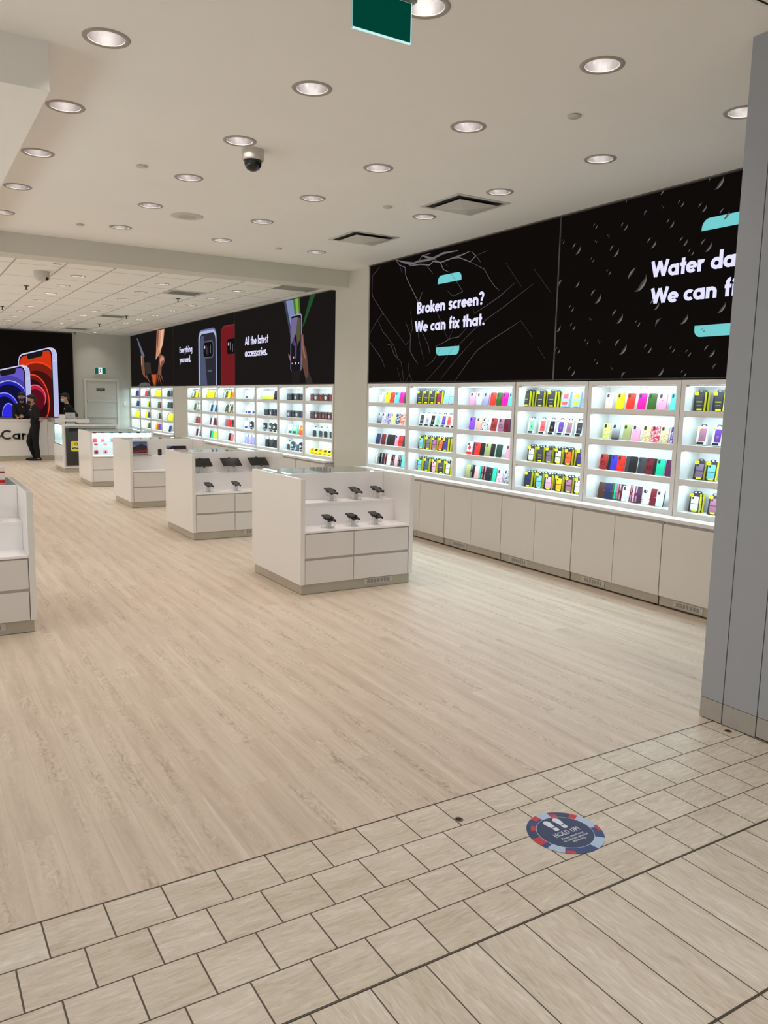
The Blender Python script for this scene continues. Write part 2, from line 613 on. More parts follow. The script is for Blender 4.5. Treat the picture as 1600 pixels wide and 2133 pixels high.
G = {
    'a': (0.70, [ring(.31, .33, .23), ('L', .55, 0, .55, .66)]), 'b': (0.70, [ring(.38, .33, .23), ('L', .14, 0, .14, 1.02)]),
    'c': (0.56, [ring(.31, .33, .23, 48, 312)]), 'd': (0.70, [ring(.31, .33, .23), ('L', .55, 0, .55, 1.02)]),
    'e': (0.64, [ring(.31, .33, .23, 0, 318), ('L', .09, .33, .60, .33, .14)]), 'f': (0.42, [('L', .2, 0, .2, .80), ring(.36, .80, .16, 92, 180), ('L', .04, .57, .40, .57)]),
    'g': (0.70, [ring(.31, .33, .23), ('L', .55, -.05, .55, .66), ring(.31, -.06, .24, 215, 360, .20)]),
    'h': (0.68, [('L', .13, 0, .13, 1.02), ring(.33, .36, .20, 0, 180), ('L', .53, 0, .53, .37)]),
    'i': (0.27, [('L', .135, 0, .135, .66), ('D', .135, .85, .12)]), 'k': (0.62, [('L', .13, 0, .13, 1.02), ('L', .2, .3, .5, .66), ('L', .24, .34, .56, 0)]),
    'l': (0.27, [('L', .135, 0, .135, 1.02)]), 'm': (1.0, [('L', .13, 0, .13, .66), ring(.31, .38, .18, 0, 180), ('L', .49, 0, .49, .38), ring(.67, .38, .18, 0, 180), ('L', .85, 0, .85, .38)]),
    'n': (0.68, [('L', .13, 0, .13, .66), ring(.33, .36, .20, 0, 180), ('L', .53, 0, .53, .37)]), 'o': (0.66, [ring(.33, .33, .23)]),
    'p': (0.70, [ring(.38, .33, .23), ('L', .14, -.3, .14, .66)]), 'r': (0.46, [('L', .13, 0, .13, .66), ring(.33, .36, .20, 70, 180)]),
    's': (0.52, [ring(.26, .47, .13, 20, 270), ring(.24, .20, .14, -160, 90)]), 't': (0.40, [('L', .2, 0, .2, .92), ('L', .02, .57, .38, .57)]),
    'u': (0.68, [('L', .13, .3, .13, .66), ring(.33, .30, .20, 180, 360), ('L', .53, 0, .53, .66)]),
    'v': (0.60, [('L', .08, .66, .30, .04), ('L', .52, .66, .30, .04)]), 'x': (0.60, [('L', .08, .66, .52, 0), ('L', .52, .66, .08, 0)]),
    'y': (0.60, [('L', .08, .66, .31, .06), ('L', .53, .66, .20, -.28)]),
    'W': (1.12, [('L', .08, 1, .31, .06), ('L', .31, .06, .56, .95), ('L', .56, .95, .81, .06), ('L', .81, .06, 1.04, 1)]),
    'A': (0.84, [('L', .08, 0, .42, .97), ('L', .76, 0, .42, .97), ('L', .22, .28, .62, .28)]), 'B': (0.66, [('L', .14, 0, .14, 1), ring(.30, .76, .22, -90, 90, .15), ring(.32, .26, .25, -90, 90, .17), ('L', .14, .92, .32, .92), ('L', .14, .51, .34, .51), ('L', .14, .09, .34, .09)]),
    'C': (0.92, [ring(.50, .5, .41, 45, 315)]), 'E': (0.56, [('L', .14, 0, .14, 1), ('L', .14, .91, .50, .91), ('L', .14, .5, .48, .5), ('L', .14, .09, .50, .09)]),
    'H': (0.78, [('L', .14, 0, .14, 1), ('L', .62, 0, .62, 1), ('L', .14, .5, .62, .5)]), 'O': (1.0, [ring(.5, .5, .41)]), 'L': (0.52, [('L', .14, 0, .14, 1), ('L', .14, .09, .48, .09)]),
    'D': (0.82, [('L', .14, 0, .14, 1), ring(.30, .5, .38, -90, 90, .41), ('L', .14, .91, .32, .91), ('L', .14, .09, .32, .09)]),
    'U': (0.76, [('L', .13, .32, .13, 1), ring(.37, .32, .24, 180, 360), ('L', .61, .32, .61, 1)]), 'P': (0.64, [('L', .14, 0, .14, 1), ring(.30, .71, .22, -90, 90, .20), ('L', .14, .91, .32, .91), ('L', .14, .51, .32, .51)]),
    '!': (0.30, [('L', .15, .3, .15, 1), ('D', .15, .1, .11)]), '?': (0.56, [ring(.27, .74, .19, -60, 170), ('L', .30, .30, .34, .57), ('D', .27, .1, .11)]), '.': (0.30, [('D', .15, .1, .11)]), ' ': (0.34, []),
}


def text_width(s):
    return sum(G[ch][0] for ch in s)


def text(mb, s, org, u, v, cap, width, m, w=0.20, depth=0.0015):
    """stroke lettering in the plane (u, v) starting at org"""
    org, u, v = Vector(org), Vector(u), Vector(v)
    nrm = u.cross(v).normalized() * depth
    sx = width / text_width(s)
    x = 0.0
    P = lambda a, b: org + u * (x + a * sx) + v * (b * cap)
    k = sx / cap
    for ch in s:
        adv, prims = G[ch]
        for pr in prims:
            if pr[0] == 'L':
                x0, y0, x1, y1 = pr[1:5]
                ww = pr[5] if len(pr) > 5 else w
                dx, dy = x1 - x0, y1 - y0
                l = math.hypot(dx, dy)
                ox, oy = -dy / l * ww / 2, dx / l * ww / 2
                mb.prism([P(x0 - ox, y0 - oy), P(x1 - ox, y1 - oy), P(x1 + ox, y1 + oy), P(x0 + ox, y0 + oy)], nrm, m)
            elif pr[0] == 'A':
                cx, cy, rx, ry, a0, a1 = pr[1:]
                n = max(4, int(abs(a1 - a0) / 18))
                pin, pout = [], []
                for q in range(n + 1):
                    a = R(a0 + (a1 - a0) * q / n)
                    pout.append(P(cx + (rx + w / 2) * math.cos(a), cy + (ry + w / 2) * math.sin(a)))
                    pin.append(P(cx + (rx - w / 2) * math.cos(a), cy + (ry - w / 2) * math.sin(a)))
                for q in range(n):
                    mb.prism([pin[q], pout[q], pout[q + 1], pin[q + 1]], nrm, m)
            else:
                cx, cy, r = pr[1:]
                mb.prism([P(cx + r * math.cos(2 * PI * q / 12), cy + r * math.sin(2 * PI * q / 12)) for q in range(12)], nrm, m)
        x += adv * sx


def line(mb, pts, w, nrm, m):
    """thin flat polyline strip; pts are 3D in one plane with normal nrm"""
    nrm = Vector(nrm)
    for i, (a, b) in enumerate(zip(pts, pts[1:])):
        a, b = Vector(a), Vector(b)
        d = (b - a).normalized().cross(nrm.normalized())
        w0 = w[i] if isinstance(w, (list, tuple)) else w
        w1 = w[i + 1] if isinstance(w, (list, tuple)) else w
        mb.prism([a - d * w0 / 2, b - d * w1 / 2, b + d * w1 / 2, a + d * w0 / 2], nrm, m)


def disc(cx, cy, rx, ry=None, a0=0, a1=360, n=24):
    ry = ry or rx
    full = abs(a1 - a0) >= 360
    k = n if full else n + 1
    return [(cx + rx * math.cos(R(a0 + (a1 - a0) * q / n)), cy + ry * math.sin(R(a0 + (a1 - a0) * q / n))) for q in range(k)]


def rrect(x0, y0, x1, y1, r, corners='abcd'):
    """rounded rectangle, counter-clockwise; corners a=lower left b=lower right c=upper right d=upper left"""
    out = []
    for key, cx, cy, a in (('a', x0, y0, 180), ('b', x1, y0, 270), ('c', x1, y1, 0), ('d', x0, y1, 90)):
        sx = 1 if cx == x0 else -1
        sy = 1 if cy == y0 else -1
        if key in corners:
            out += [(cx + sx * r + r * math.cos(R(a + 90 * q / 5)), cy + sy * r + r * math.sin(R(a + 90 * q / 5))) for q in range(6)]
        else:
            out.append((cx, cy))
    return out


# ------------------------------------------------------------------ room shell
XW = 5.80            # plane of the wall screens
XF = 5.78            # face of the shelving and piers
ZC, ZR = 3.612, 3.41  # smooth ceiling, tile ceiling
YB, XL = 23.6, -2.0   # back wall, left wall

fl = MB().box((XL - 0.2, 2.656, -0.1), (6.2, YB + 0.2, 0.0), M_floor).build('floor')
struct(fl)
ft = MB().box((-7.3, 0.005, -0.1), (5, 0.803, 0.0), M_tile).build('floor_tile_border', loc=(1.315, 1.85, 0))
struct(ft)
fm = MB().box((-9.5, -9.6, -0.1), (5.2, 0.0, 0.0), M_long).build('floor_mall', loc=(0.9155, 1.847 - 0.0, 0))
struct(fm)
M_edge = mat('metal_edge_strip', srgb(96, 90, 82), 0.4, 0.6)
struct(box('trim_floor_transition', (-6, 2.653, -0.01), (3.83, 2.659, 0.0012), M_edge))
t1 = MB()
M_grout = mat('dark_grout', srgb(74, 66, 58), 0.8)
t1.box((-6, 1.8460, -0.01), (6, 1.8480, 0.0012), M_grout)
t1.box((-6, 1.8480, -0.01), (6, 1.8510, 0.0012), M_edge)
t1.box((-6, 1.8510, -0.01), (6, 1.8532, 0.0012), M_grout)
struct(t1.build('trim_floor_joint'))
struct(box('trim_mall_joint', (-6, 1.2385, -0.01), (6, 1.2465, 0.0012), M_grout))

# right wall behind the shelving, and its two piers
struct(box('wall_right', (6.06, 2.6, 0), (6.3, YB + 0.2, 3.9), M_wall))
struct(box('wall_right_pier', (XF, 9.985, 0), (6.06, 10.985, 3.66), M_wall, bevel=0.004))
struct(box('wall_right_narrow_pier', (XF + 0.004, 18.36, 0), (6.06, 19.375, 1.972), M_wall, bevel=0.004))
struct(box('wall_right_upper', (XF + 0.045, 2.75, 1.985), (6.06, 9.985, ZC + 0.02), M_wall))
struct(box('wall_right_upper_rear', (XF + 0.045, 10.985, 1.985), (6.06, YB, ZR + 0.02), M_wall))
struct(box('wall_back', (XL - 0.2, YB, 0), (6.3, YB + 0.2, 3.9), M_backwall))
struct(box('wall_left', (XL - 0.2, 2.6, 0), (XL, YB, 3.9), M_wall))
struct(box('wall_back_return', (XF - 0.02, 23.55, 0), (6.06, YB, ZR), M_backwall))

# smooth ceiling with round cut-outs for the recessed cans
CAN_X = [1.052, 2.258, 3.444, 4.71]
CAN_Y = [3.41, 4.63, 5.83, 7.03, 8.255, 9.495]
FRONT_CANS = [(x, y) for x in CAN_X for y in CAN_Y if not (x > 4.5 and abs(y - 8.255) < 0.1)]
REAR_X = [2.312, 3.512, 4.722]
REAR_Y = [11.05, 12.28, 13.495, 14.69, 15.905, 17.08, 18.3, 19.49, 20.72, 21.92, 23.1]
REAR_CANS = [(x, y) for x in REAR_X for y in REAR_Y]


def ceiling_with_holes(name, x0, x1, y0, y1, z, cans, r, m):
    h = r + 0.03
    xs = sorted({round(c[0], 4) for c in cans}); ys = sorted({round(c[1], 4) for c in cans})
    cx = [x0] + [v for x in xs for v in (x - h, x + h)] + [x1]
    cy = [y0] + [v for y in ys for v in (y - h, y + h)] + [y1]
    mb = MB()
    for i in range(len(cx) - 1):
        for j in range(len(cy) - 1):
            a, b, c, d = cx[i], cx[i + 1], cy[j], cy[j + 1]
            if b - a < 1e-6 or d - c < 1e-6:
                continue
            mx, my = (a + b) / 2, (c + d) / 2
            hit = [q for q in cans if abs(q[0] - mx) < 0.01 and abs(q[1] - my) < 0.01]
            if not hit:
                mb.face(mb.pts([(a, c, z), (a, d, z), (b, d, z), (b, c, z)]), m)
            else:
                n = 32
                inn = mb.pts([(mx + r * math.cos(2 * PI * q / n), my + r * math.sin(2 * PI * q / n), z) for q in range(n)])
                out = []
                for q in range(n):
                    ca, sa = math.cos(2 * PI * q / n), math.sin(2 * PI * q / n)
                    k = h / max(abs(ca), abs(sa))
                    out.append((mx + k * ca, my + k * sa, z))
                out = mb.pts(out)
                for q in range(n):
                    mb.face([inn[q], inn[(q + 1) % n], out[(q + 1) % n], out[q]], m)
    return struct(mb.build(name, fix=False))


ceiling_with_holes('ceiling_front', XL, 6.06, 2.525, 10.57, ZC, FRONT_CANS, 0.10, M_paint)
_cr = ceiling_with_holes('ceiling_rear', XL, 6.06, 10.93, YB, ZR, REAR_CANS, 0.088, M_grid)
_cr.data.transform(Matrix.Translation((-1.375, -11.593 + 1.207, 0)))
_cr.location = (1.375, 11.593 - 1.207, 0)
struct(box('ceiling_beam', (XL, 10.57, 3.372), (XF + 0.03, 10.94, 3.9), M_wall, bevel=0.003))
struct(box('ceiling_bulkhead', (XL, 4.845, 3.357), (0.797, 10.57, ZC + 0.05), M_paint, bevel=0.003))
struct(box('ceiling_slot', (-4, 2.495, ZC + 0.012), (6.06, 2.525, ZC + 0.05), M_joint))
struct(box('ceiling_mall', (-6, 1.2, ZC), (6.3, 2.495, ZC + 0.06), M_paint))
struct(box('ceiling_roof_slab', (XL - 0.2, 2.5, 3.9), (6.3, YB + 0.2, 4.0), M_wall))

# entry jamb: three grey laminate panels on a dark core, each on its own kick plate
struct(box('wall_entry_core', (3.835, -1.2, 0), (6.1, 2.735, ZC), M_joint))
for k, (ya, yb) in enumerate(((2.603, 2.742), (2.397, 2.597), (0.9, 2.391))):
    o = box('wall_entry_panel', (0, 0, 0.122), (0.02, yb - ya, ZC), M_jamb if k == 1 else mat('grey_entry_laminate_plain', srgb(164, 168, 175), 0.45, spec=0.35), loc=(3.817, ya, 0))
    struct(o)
    z0 = 0.006 if k < 2 else 0.012
    struct(box('baseboard_entry', (0, 0, z0), (0.018, yb - ya - 0.001, 0.119), M_jambkick, loc=(3.8165, ya, 0)))
struct(box('wall_entry_end', (3.838, 2.735, 0.0), (6.1, 2.7435, ZC), mat('grey_entry_laminate_plain', (0.5, 0.5, 0.5))))

# back wall: door, exit sign, switch
dr = struct(box('door_1', (4.556, 23.575, 0.01), (5.378, 23.6, 2.112), M_wall))
_m = noisy('door_paint', srgb(196, 194, 186), 0.01, 2, 0.5)
dr.data.materials[0] = _m
fr = MB()
fr.box((4.495, 23.55, 0), (4.552, 23.6, 2.115), M_wall).box((5.382, 23.55, 0), (5.448, 23.6, 2.115), M_wall).box((4.495, 23.55, 2.115), (5.448, 23.6, 2.172), M_wall)
struct(fr.build('door_frame', dr))
rl = MB()
for z0, z1 in ((1.525, 1.588), (1.082, 1.165)):
    rl.box((4.566, 23.545, z0), (5.368, 23.575, z1), _m)
rl.build('push_bar', dr, bevel=0.004)
hd = MB().tube([(4.62, 23.575, 1.045), (4.62, 23.53, 1.045), (4.72, 23.53, 1.045)], 0.010, M_alu)
hd.build('lever_handle', dr)
sg = MB().box((4.83, 23.567, 1.842), (5.058, 23.575, 1.908), M_black)
for q in range(6):
    sg.box((4.845 + q * 0.018, 23.5655, 1.868), (4.857 + q * 0.018, 23.567, 1.884), M_grey)
sg.prism([(4.985 + 0.02 * math.cos(a * PI / 8), 23.567, 1.876 + 0.012 * math.sin(a * PI / 8)) for a in range(16)], (0, -0.0015, 0), M_grey)
so = sg.build('door_sign', dr)
sw_ = box('wall_switch', (5.578, 23.59, 1.438), (5.632, 23.6, 1.556), M_white, bevel=0.003)
tag(sw_, 'small white wall switch plate beside the back door', 'switch')
box('rocker', (5.592, 23.583, 1.475), (5.618, 23.59, 1.52), M_shelf, sw_)

ex = empty('exit_sign', (4.947, 23.58, 2.395))
tag(ex, 'small lit green running-man exit sign above the back door', 'exit sign')
box('housing', (-0.165, -0.02, -0.105), (0.165, 0.02, 0.105), M_white, ex, 0.004)
gp = MB().box((-0.148, -0.024, -0.088), (0.148, -0.0202, 0.088), lit('exit_green', srgb(20, 100, 84), 0.7)).build('sign_panel', ex)
mn = MB()
Lw, Lg = lit('exit_white', srgb(230, 244, 240), 1.0), lit('exit_dark', srgb(12, 80, 66), 0.6)
mn.box((-0.052, -0.027, -0.086), (0.05, -0.0242, 0.086), Lw)
mn.prism([(0.012 + 0.011 * math.cos(a * PI / 6), -0.0275, 0.058 + 0.011 * math.sin(a * PI / 6)) for a in range(12)], (0, -0.001, 0), Lg)
for pl in ([(0.006, 0.045), (-0.006, 0.0)], [(-0.006, 0.0), (0.018, -0.02), (0.014, -0.06)], [(-0.006, 0.0), (-0.012, -0.035), (-0.036, -0.05)], [(0.006, 0.04), (0.024, 0.022), (0.036, 0.03)], [(0.004, 0.04), (-0.02, 0.034), (-0.03, 0.012)]):
    line(mn, [(x, -0.0276, z) for x, z in pl], 0.014, (0, -0.001, 0), Lg)
mn.build('running_figure', ex)

# the big hanging exit sign by the entrance: edge-lit green glass under a ceiling box
ex = empty('hanging_exit_sign', (1.953, 3.3, ZC))
tag(ex, 'edge-lit green glass exit sign hanging from ceiling near the entrance', 'exit sign')
box('housing', (-0.13, -0.03, -0.07), (0.172, 0.03, 0.0), M_grey, ex, 0.004)
mb = MB().box((-0.15, -0.005, -0.238), (0.152, 0.005, -0.069), lit('green_glass', srgb(2, 66, 52), 0.75, (0.0, 0.03, 0.022)))
mb.build('glass_panel', ex)
mb = MB()
Le = lit('sign_edge', srgb(196, 236, 236), 1.0)
mb.box((-0.153, -0.006, -0.243), (0.155, 0.006, -0.238), Le).box((-0.1535, -0.006, -0.243), (-0.150, 0.006, -0.069), lit('sign_edge_dim', srgb(130, 176, 172), 0.9)).box((0.152, -0.006, -0.243), (0.1555, 0.006, -0.069), Le).box((-0.153, -0.006, -0.071), (0.155, 0.006, -0.069), lit('sign_edge_dim', (0, 0, 0)))
mb.build('lit_edge', ex)

# ------------------------------------------------------------------ ceiling fittings
def make_can(name, lamp, r_in, r_out, deep):
    t = empty(name)
    mb = MB()
    mb.lathe((0, 0, 0), [(r_in, 0.004), (r_in, -0.002), (r_in + 0.006, -0.006), (r_out - 0.004, -0.005), (r_out, 0.0005)], M_canring, 32)
    mb.build('trim_ring', t)
    mb = MB()
    mb.lathe((0, 0, 0), [(r_in, 0.0), (r_in * 0.98, deep * 0.25), (r_in * 0.9, deep * 0.6), (r_in * 0.72, deep)], M_chrome, 32)
    mb.build('reflector', t, fix=False)
    mb = MB()
    n = 20
    rl_ = r_in * 0.72
    mb.face(mb.pts([(rl_ * math.cos(-2 * PI * q / n), rl_ * math.sin(-2 * PI * q / n), deep) for q in range(n)]), lamp)
    mb.build('lamp', t, fix=False)
    return t


ORD = ['first', 'second', 'third', 'fourth', 'fifth', 'sixth', 'seventh', 'eighth', 'ninth', 'tenth', 'eleventh', 'twelfth', 'thirteenth', 'fourteenth']
proto = make_can('downlight', M_lamp, 0.094, 0.124, 0.115)
rowsay = ['along the bulkhead', 'over the wide aisle', 'above the kiosk row', 'nearest the black screens']
for i, (x, y) in enumerate(FRONT_CANS):
    o = proto if i == 0 else copy_tree(proto)
    o.location = (x, y, ZC)
    row = rowsay[CAN_X.index(x)]
    k = [c for c in FRONT_CANS if c[0] == x].index((x, y))
    tag(o, 'round smooth-ceiling downlight, %s from the entrance in the row %s' % (ORD[k], row), 'ceiling light', 'front ceiling downlights')
proto = make_can('downlight', M_lamp_r, 0.082, 0.108, 0.10)
rowsay = ['over the aisle', 'above the kiosks', 'along the rear screens']
for i, (x, y) in enumerate(REAR_CANS):
    o = proto if i == 0 else copy_tree(proto)
    o.location = (x, y, ZR)
    tag(o, 'small tile-ceiling downlight, %s behind the beam in the row %s' % (ORD[REAR_Y.index(y)], rowsay[REAR_X.index(x)]), 'ceiling light', 'rear ceiling downlights')
# unseen fill lights added at the left wall, for presumed shelving, brightening the ceiling
for yy, ll in ((6.3, 6.6), (14.6, 7.0), (21.4, 3.8)):
    ld = bpy.data.lights.new('left_wall_fill_light', 'AREA')
    ld.shape, ld.size, ld.size_y, ld.energy, ld.color = 'RECTANGLE', 1.1, ll, 7.0 * ll, (0.86, 0.97, 1.0)
    lo = bpy.data.objects.new('left_wall_fill_light', ld)
    COL.objects.link(lo)
    lo.location = (XL + 0.04, yy, 1.38)
    lo.rotation_euler = (0, -PI / 2, 0)
# unseen mall lamps added above and behind the camera to brighten the tiles
for x, y in ((-2.5, 0.6), (0.2, 0.6), (2.6, 0.6), (-1.2, -1.8), (1.6, -1.8)):
    ld = bpy.data.lights.new('mall_fill_light', 'AREA')
    ld.shape, ld.size, ld.energy, ld.color, ld.spread = 'DISK', 0.3, 9.5, (1.0, 0.94, 0.88), R(105)
    lo = bpy.data.objects.new('mall_fill_light', ld)
    COL.objects.link(lo)
    lo.location = (x, y, 3.6)
# lamps of the same kind that stand outside the picture, over the left half of the shop
for x, y, z in [(-0.9, 5.8, 3.35), (-0.9, 7.6, 3.35), (-0.9, 9.4, 3.35)] + [(xx, yy, 3.40) for xx in (1.1, -0.1, -1.3) for yy in (12.28, 14.69, 17.08, 19.49, 21.92)]:
    ld = bpy.data.lights.new('off_frame_downlight', 'AREA')
    ld.shape, ld.size, ld.energy, ld.color, ld.spread = 'DISK', 0.14, (7.0 if y < 10 else 6.0), WARM, R(150)
    lo = bpy.data.objects.new('off_frame_downlight', ld)
    COL.objects.link(lo)
    lo.location = (x, y, z)


def diffuser(cx, cy, s, label):
    t = empty('air_diffuser', (cx, cy, ZC))
    tag(t, label, 'air vent', 'square ceiling diffusers')
    h = s / 2
    mb = MB()
    for a, b in (((-h, -h), (h, -h + 0.04)), ((-h, h - 0.04), (h, h)), ((-h, -h + 0.04), (-h + 0.04, h - 0.04)), ((h - 0.04, -h + 0.04), (h, h - 0.04))):
        mb.box((a[0], a[1], -0.006), (b[0], b[1], 0.004), M_trimring)
    mb.build('frame', t)
    k = h - 0.04
    mb = MB().box((-k, -k, -0.0035), (k, k, -0.001), M_joint)  # near-black plate painted as the shade inside the duct
    mb.build('duct_shade_plate', t)
    mb = MB()
    r0 = k - 0.052
    a = mb.pts([(-r0, -r0, -0.020), (r0, -r0, -0.020), (r0, r0, -0.020), (-r0, r0, -0.020)])
    b = mb.pts([(-r0, -r0, -0.024), (r0, -r0, -0.024), (r0, r0, -0.024), (-r0, r0, -0.024)])
    c = mb.pts([(0, 0, -0.050)])
    mb.face([a[0], a[3], a[2], a[1]], M_trimring)
    for q in range(4):
        mb.face([a[q], a[(q + 1) % 4], b[(q + 1) % 4], b[q]], M_trimring)
        mb.face([b[q], b[(q + 1) % 4], c[0]], M_trimring)
    mb.build('cone', t)
    mb = MB()
    for sx in (-1, 1):
        for sy in (-1, 1):
            mb.tube([(sx * r0 * 0.9, sy * r0 * 0.9, -0.002), (sx * r0 * 0.9, sy * r0 * 0.9, -0.022)], 0.006, M_grey, 6)
    mb.build('hanger', t)


diffuser(4.742, 6.39, 0.62, 'square ceiling diffuser nearest the cracked-screen sign')
diffuser(4.760, 8.36, 0.62, 'square ceiling diffuser closest to the ceiling beam')

SPK = [(3.877, 4.063, 'flush sprinkler cap nearest the entrance, above the kiosk row'), (1.825, 6.908, 'flush sprinkler cap between bulkhead row and dome camera'),
       (4.182, 6.889, 'flush sprinkler cap between the two square diffusers'), (4.212, 9.565, 'flush sprinkler cap near the beam above the kiosk row'), (1.85, 9.62, 'flush sprinkler cap near the beam over the aisle')]
for x, y, lb in SPK:
    o = MB().lathe((0, 0, 0), [(0.001, -0.012), (0.042, -0.012), (0.045, -0.009), (0.045, -0.004), (0.038, -0.003), (0.038, 0.0)], M_trimring, 24).build('sprinkler_cap', loc=(x, y, ZC))
    tag(o, lb, 'sprinkler', 'flush sprinkler caps')

cs = empty('ceiling_speaker', (2.705, 8.494, ZC))
tag(cs, 'round flush ceiling loudspeaker near the beam', 'loudspeaker')
MB().lathe((0, 0, 0), [(0.10, -0.010), (0.135, -0.012), (0.165, -0.006), (0.17, 0.0)], M_trimring, 32).build('rim', cs)
MB().lathe((0, 0, 0), [(0.001, -0.014), (0.06, -0.013), (0.10, -0.010)], mat('speaker_mesh', srgb(190, 188, 178), 0.7), 32).build('grille', cs)

dc = empty('dome_camera', (2.421, 5.977, ZC))
tag(dc, 'white dome security camera with dark bubble on the smooth ceiling', 'security camera')
MB().lathe((0, 0, 0), [(0.085, 0.0), (0.085, -0.03), (0.082, -0.075), (0.072, -0.08)], M_trimring, 32).build('housing', dc)
MB().lathe((0, 0, 0), [(0.068, -0.074), (0.068, -0.09), (0.062, -0.118), (0.045, -0.143), (0.02, -0.155), (0.0005, -0.158)], mat('smoked_bubble', (0.01, 0.01, 0.01), 0.06), 32).build('bubble', dc)

rc = empty('wall_mount_camera', (1.81, 12.15, ZR))
tag(rc, 'boxy pale turret camera on the tile ceiling above the aisle', 'security camera')
MB().lathe((0, 0, 0), [(0.105, 0.0), (0.105, -0.05), (0.098, -0.10), (0.06, -0.13), (0.001, -0.135)], M_trimring, 8).build('housing', rc)
mb = MB().tube([(0.03, -0.06, -0.09), (0.05, -0.10, -0.105)], 0.036, M_trimring, 16)
mb.build('turret', rc)
MB().tube([(0.05, -0.10, -0.105), (0.052, -0.104, -0.1065)], 0.022, M_gloss, 16).build('lens', rc)

for x, y, lb in ((4.251, 13.92, 'hanging sprinkler beside the nearest tile-ceiling air vent'), (1.836, 13.917, 'hanging sprinkler just behind the boxy turret camera'), (1.869, 17.557, 'hanging sprinkler over the aisle, second behind the turret camera'),
                 (4.283, 17.69, 'hanging sprinkler at the middle tile-ceiling vent'), (4.25, 20.19, 'hanging sprinkler between middle and rearmost ceiling vents'), (4.283, 23.45, 'hanging sprinkler right above the back door')):
    t = empty('hanging_sprinkler', (x, y, ZR))
    tag(t, lb, 'sprinkler', 'hanging sprinklers')
    MB().lathe((0, 0, 0), [(0.04, 0), (0.04, -0.006), (0.012, -0.012)], M_black, 16).build('rose', t)
    MB().tube([(0, 0, -0.006), (0, 0, -0.06)], 0.009, M_black, 8).lathe((0, 0, -0.06), [(0.001, 0), (0.024, 0), (0.024, -0.003), (0.001, -0.003)], M_black, 12).build('head', t)

for x, y, lb in ((4.10, 13.11, 'air vent with crumpled insert, nearest on the tile ceiling'), (4.07, 17.98, 'middle tile-ceiling air vent with dark slot'), (4.07, 22.1, 'rearmost tile-ceiling air vent with dark slot')):
    t = empty('tile_air_vent', (x, y, ZR))
    tag(t, lb, 'air vent', 'tile ceiling vents')
    mb = MB()
    for a, b in (((-0.29, -0.27), (0.29, -0.22)), ((-0.29, 0.22), (0.29, 0.27)), ((-0.29, -0.22), (-0.24, 0.22)), ((0.24, -0.22), (0.29, 0.22))):
        mb.box((*a, -0.008), (*b, 0.0), M_trimring)
    mb.build('frame', t)
    mb = MB().box((-0.24, -0.22, -0.003), (0.24, 0.22, -0.001), mat('vent_inside', srgb(96, 92, 86), 0.7))
    for q in range(5):
        mb.box((-0.24, -0.2 + q * 0.09, -0.006), (0.24, -0.17 + q * 0.09, -0.0035), M_grey)
    mb.build('louvre', t)
o = MB().lathe((0, 0, 0), [(0.001, -0.008), (0.11, -0.008), (0.115, 0.0)], mat('speaker_mesh', (0.5, 0.5, 0.5)), 24).build('flush_speaker', loc=(2.951, 20.824, ZR))
tag(o, 'flat grey round speaker on the tile ceiling far back', 'loudspeaker')
o = box('grey_ceiling_panel', (5.02, 11.03, ZR - 0.006), (5.62, 11.62, ZR - 0.001), noisy('grey_return_grille', srgb(150, 146, 138), 0.06, 200, 0.8))
tag(o, 'flat grey return-air panel in tile ceiling by the beam', 'air vent')
o = box('flush_ceiling_panel', (1.83, 11.30, ZR - 0.004), (1.93, 11.36, ZR - 0.0005), M_grey)
tag(o, 'tiny grey sensor cap just behind the ceiling beam', 'sensor')

# ------------------------------------------------------------------ light-box screens on the right wall
WU, WV = Vector((0, -1, 0)), Vector((0, 0, 1))    # writing direction on the right wall, seen from the shop
NX = (-0.0012, 0, 0)


def on_wall(pts, k=0):
    return [(XW - 0.0012 * k, a, b) for a, b in pts]


def screen(label, y0, y1, z0, z1, m):
    t = empty('light_box_screen', (0, 0, 0))
    tag(t, label, 'wall screen', 'wall light boxes')
    box('panel', (XW, y0, z0), (XW + 0.04, y1, z1), m, t)
    mb = MB()
    w = 0.008
    for a, b in (((y0, z0), (y1, z0 + w)), ((y0, z1 - w), (y1, z1)), ((y0, z0), (y0 + w, z1)), ((y1 - w, z0), (y1, z1))):
        mb.box((XW - 0.006, a[0], a[1]), (XW + 0.002, b[0], b[1]), M_frame)
    mb.build('frame', t)
    return t


M_teal = lit('teal', srgb(112, 198, 200), 1.0)
M_crack = lit('crack_grey', srgb(82, 78, 80), 1.0)
M_crack2 = lit('crack_pale', srgb(104, 100, 104), 1.0)
s1 = screen('black wall screen reading Broken screen over cracked glass', 6.187, 9.975, 1.985, 3.606, M_scr)
mb = MB()
text(mb, 'Broken screen?', (XW - 0.003, 8.765, 2.853), WU, WV, 0.146, 1.385, M_text, 0.205)
text(mb, 'We can fix that.', (XW - 0.003, 8.80, 2.622), WU, WV, 0.142, 1.45, M_text, 0.205)
mb.build('lettering', s1)
mb = MB()
mb.prism(on_wall([(8.07 - x, z) for x, z in rrect(-0.242, 3.178, 0.242, 3.276, 0.07, 'cd')], 1), NX, M_teal)
mb.prism(on_wall([(8.07 - x, z) for x, z in rrect(-0.242, 2.308, 0.242, 2.410, 0.07, 'ab')], 1), NX, M_teal)
mb.build('phone_outline_mark', s1)
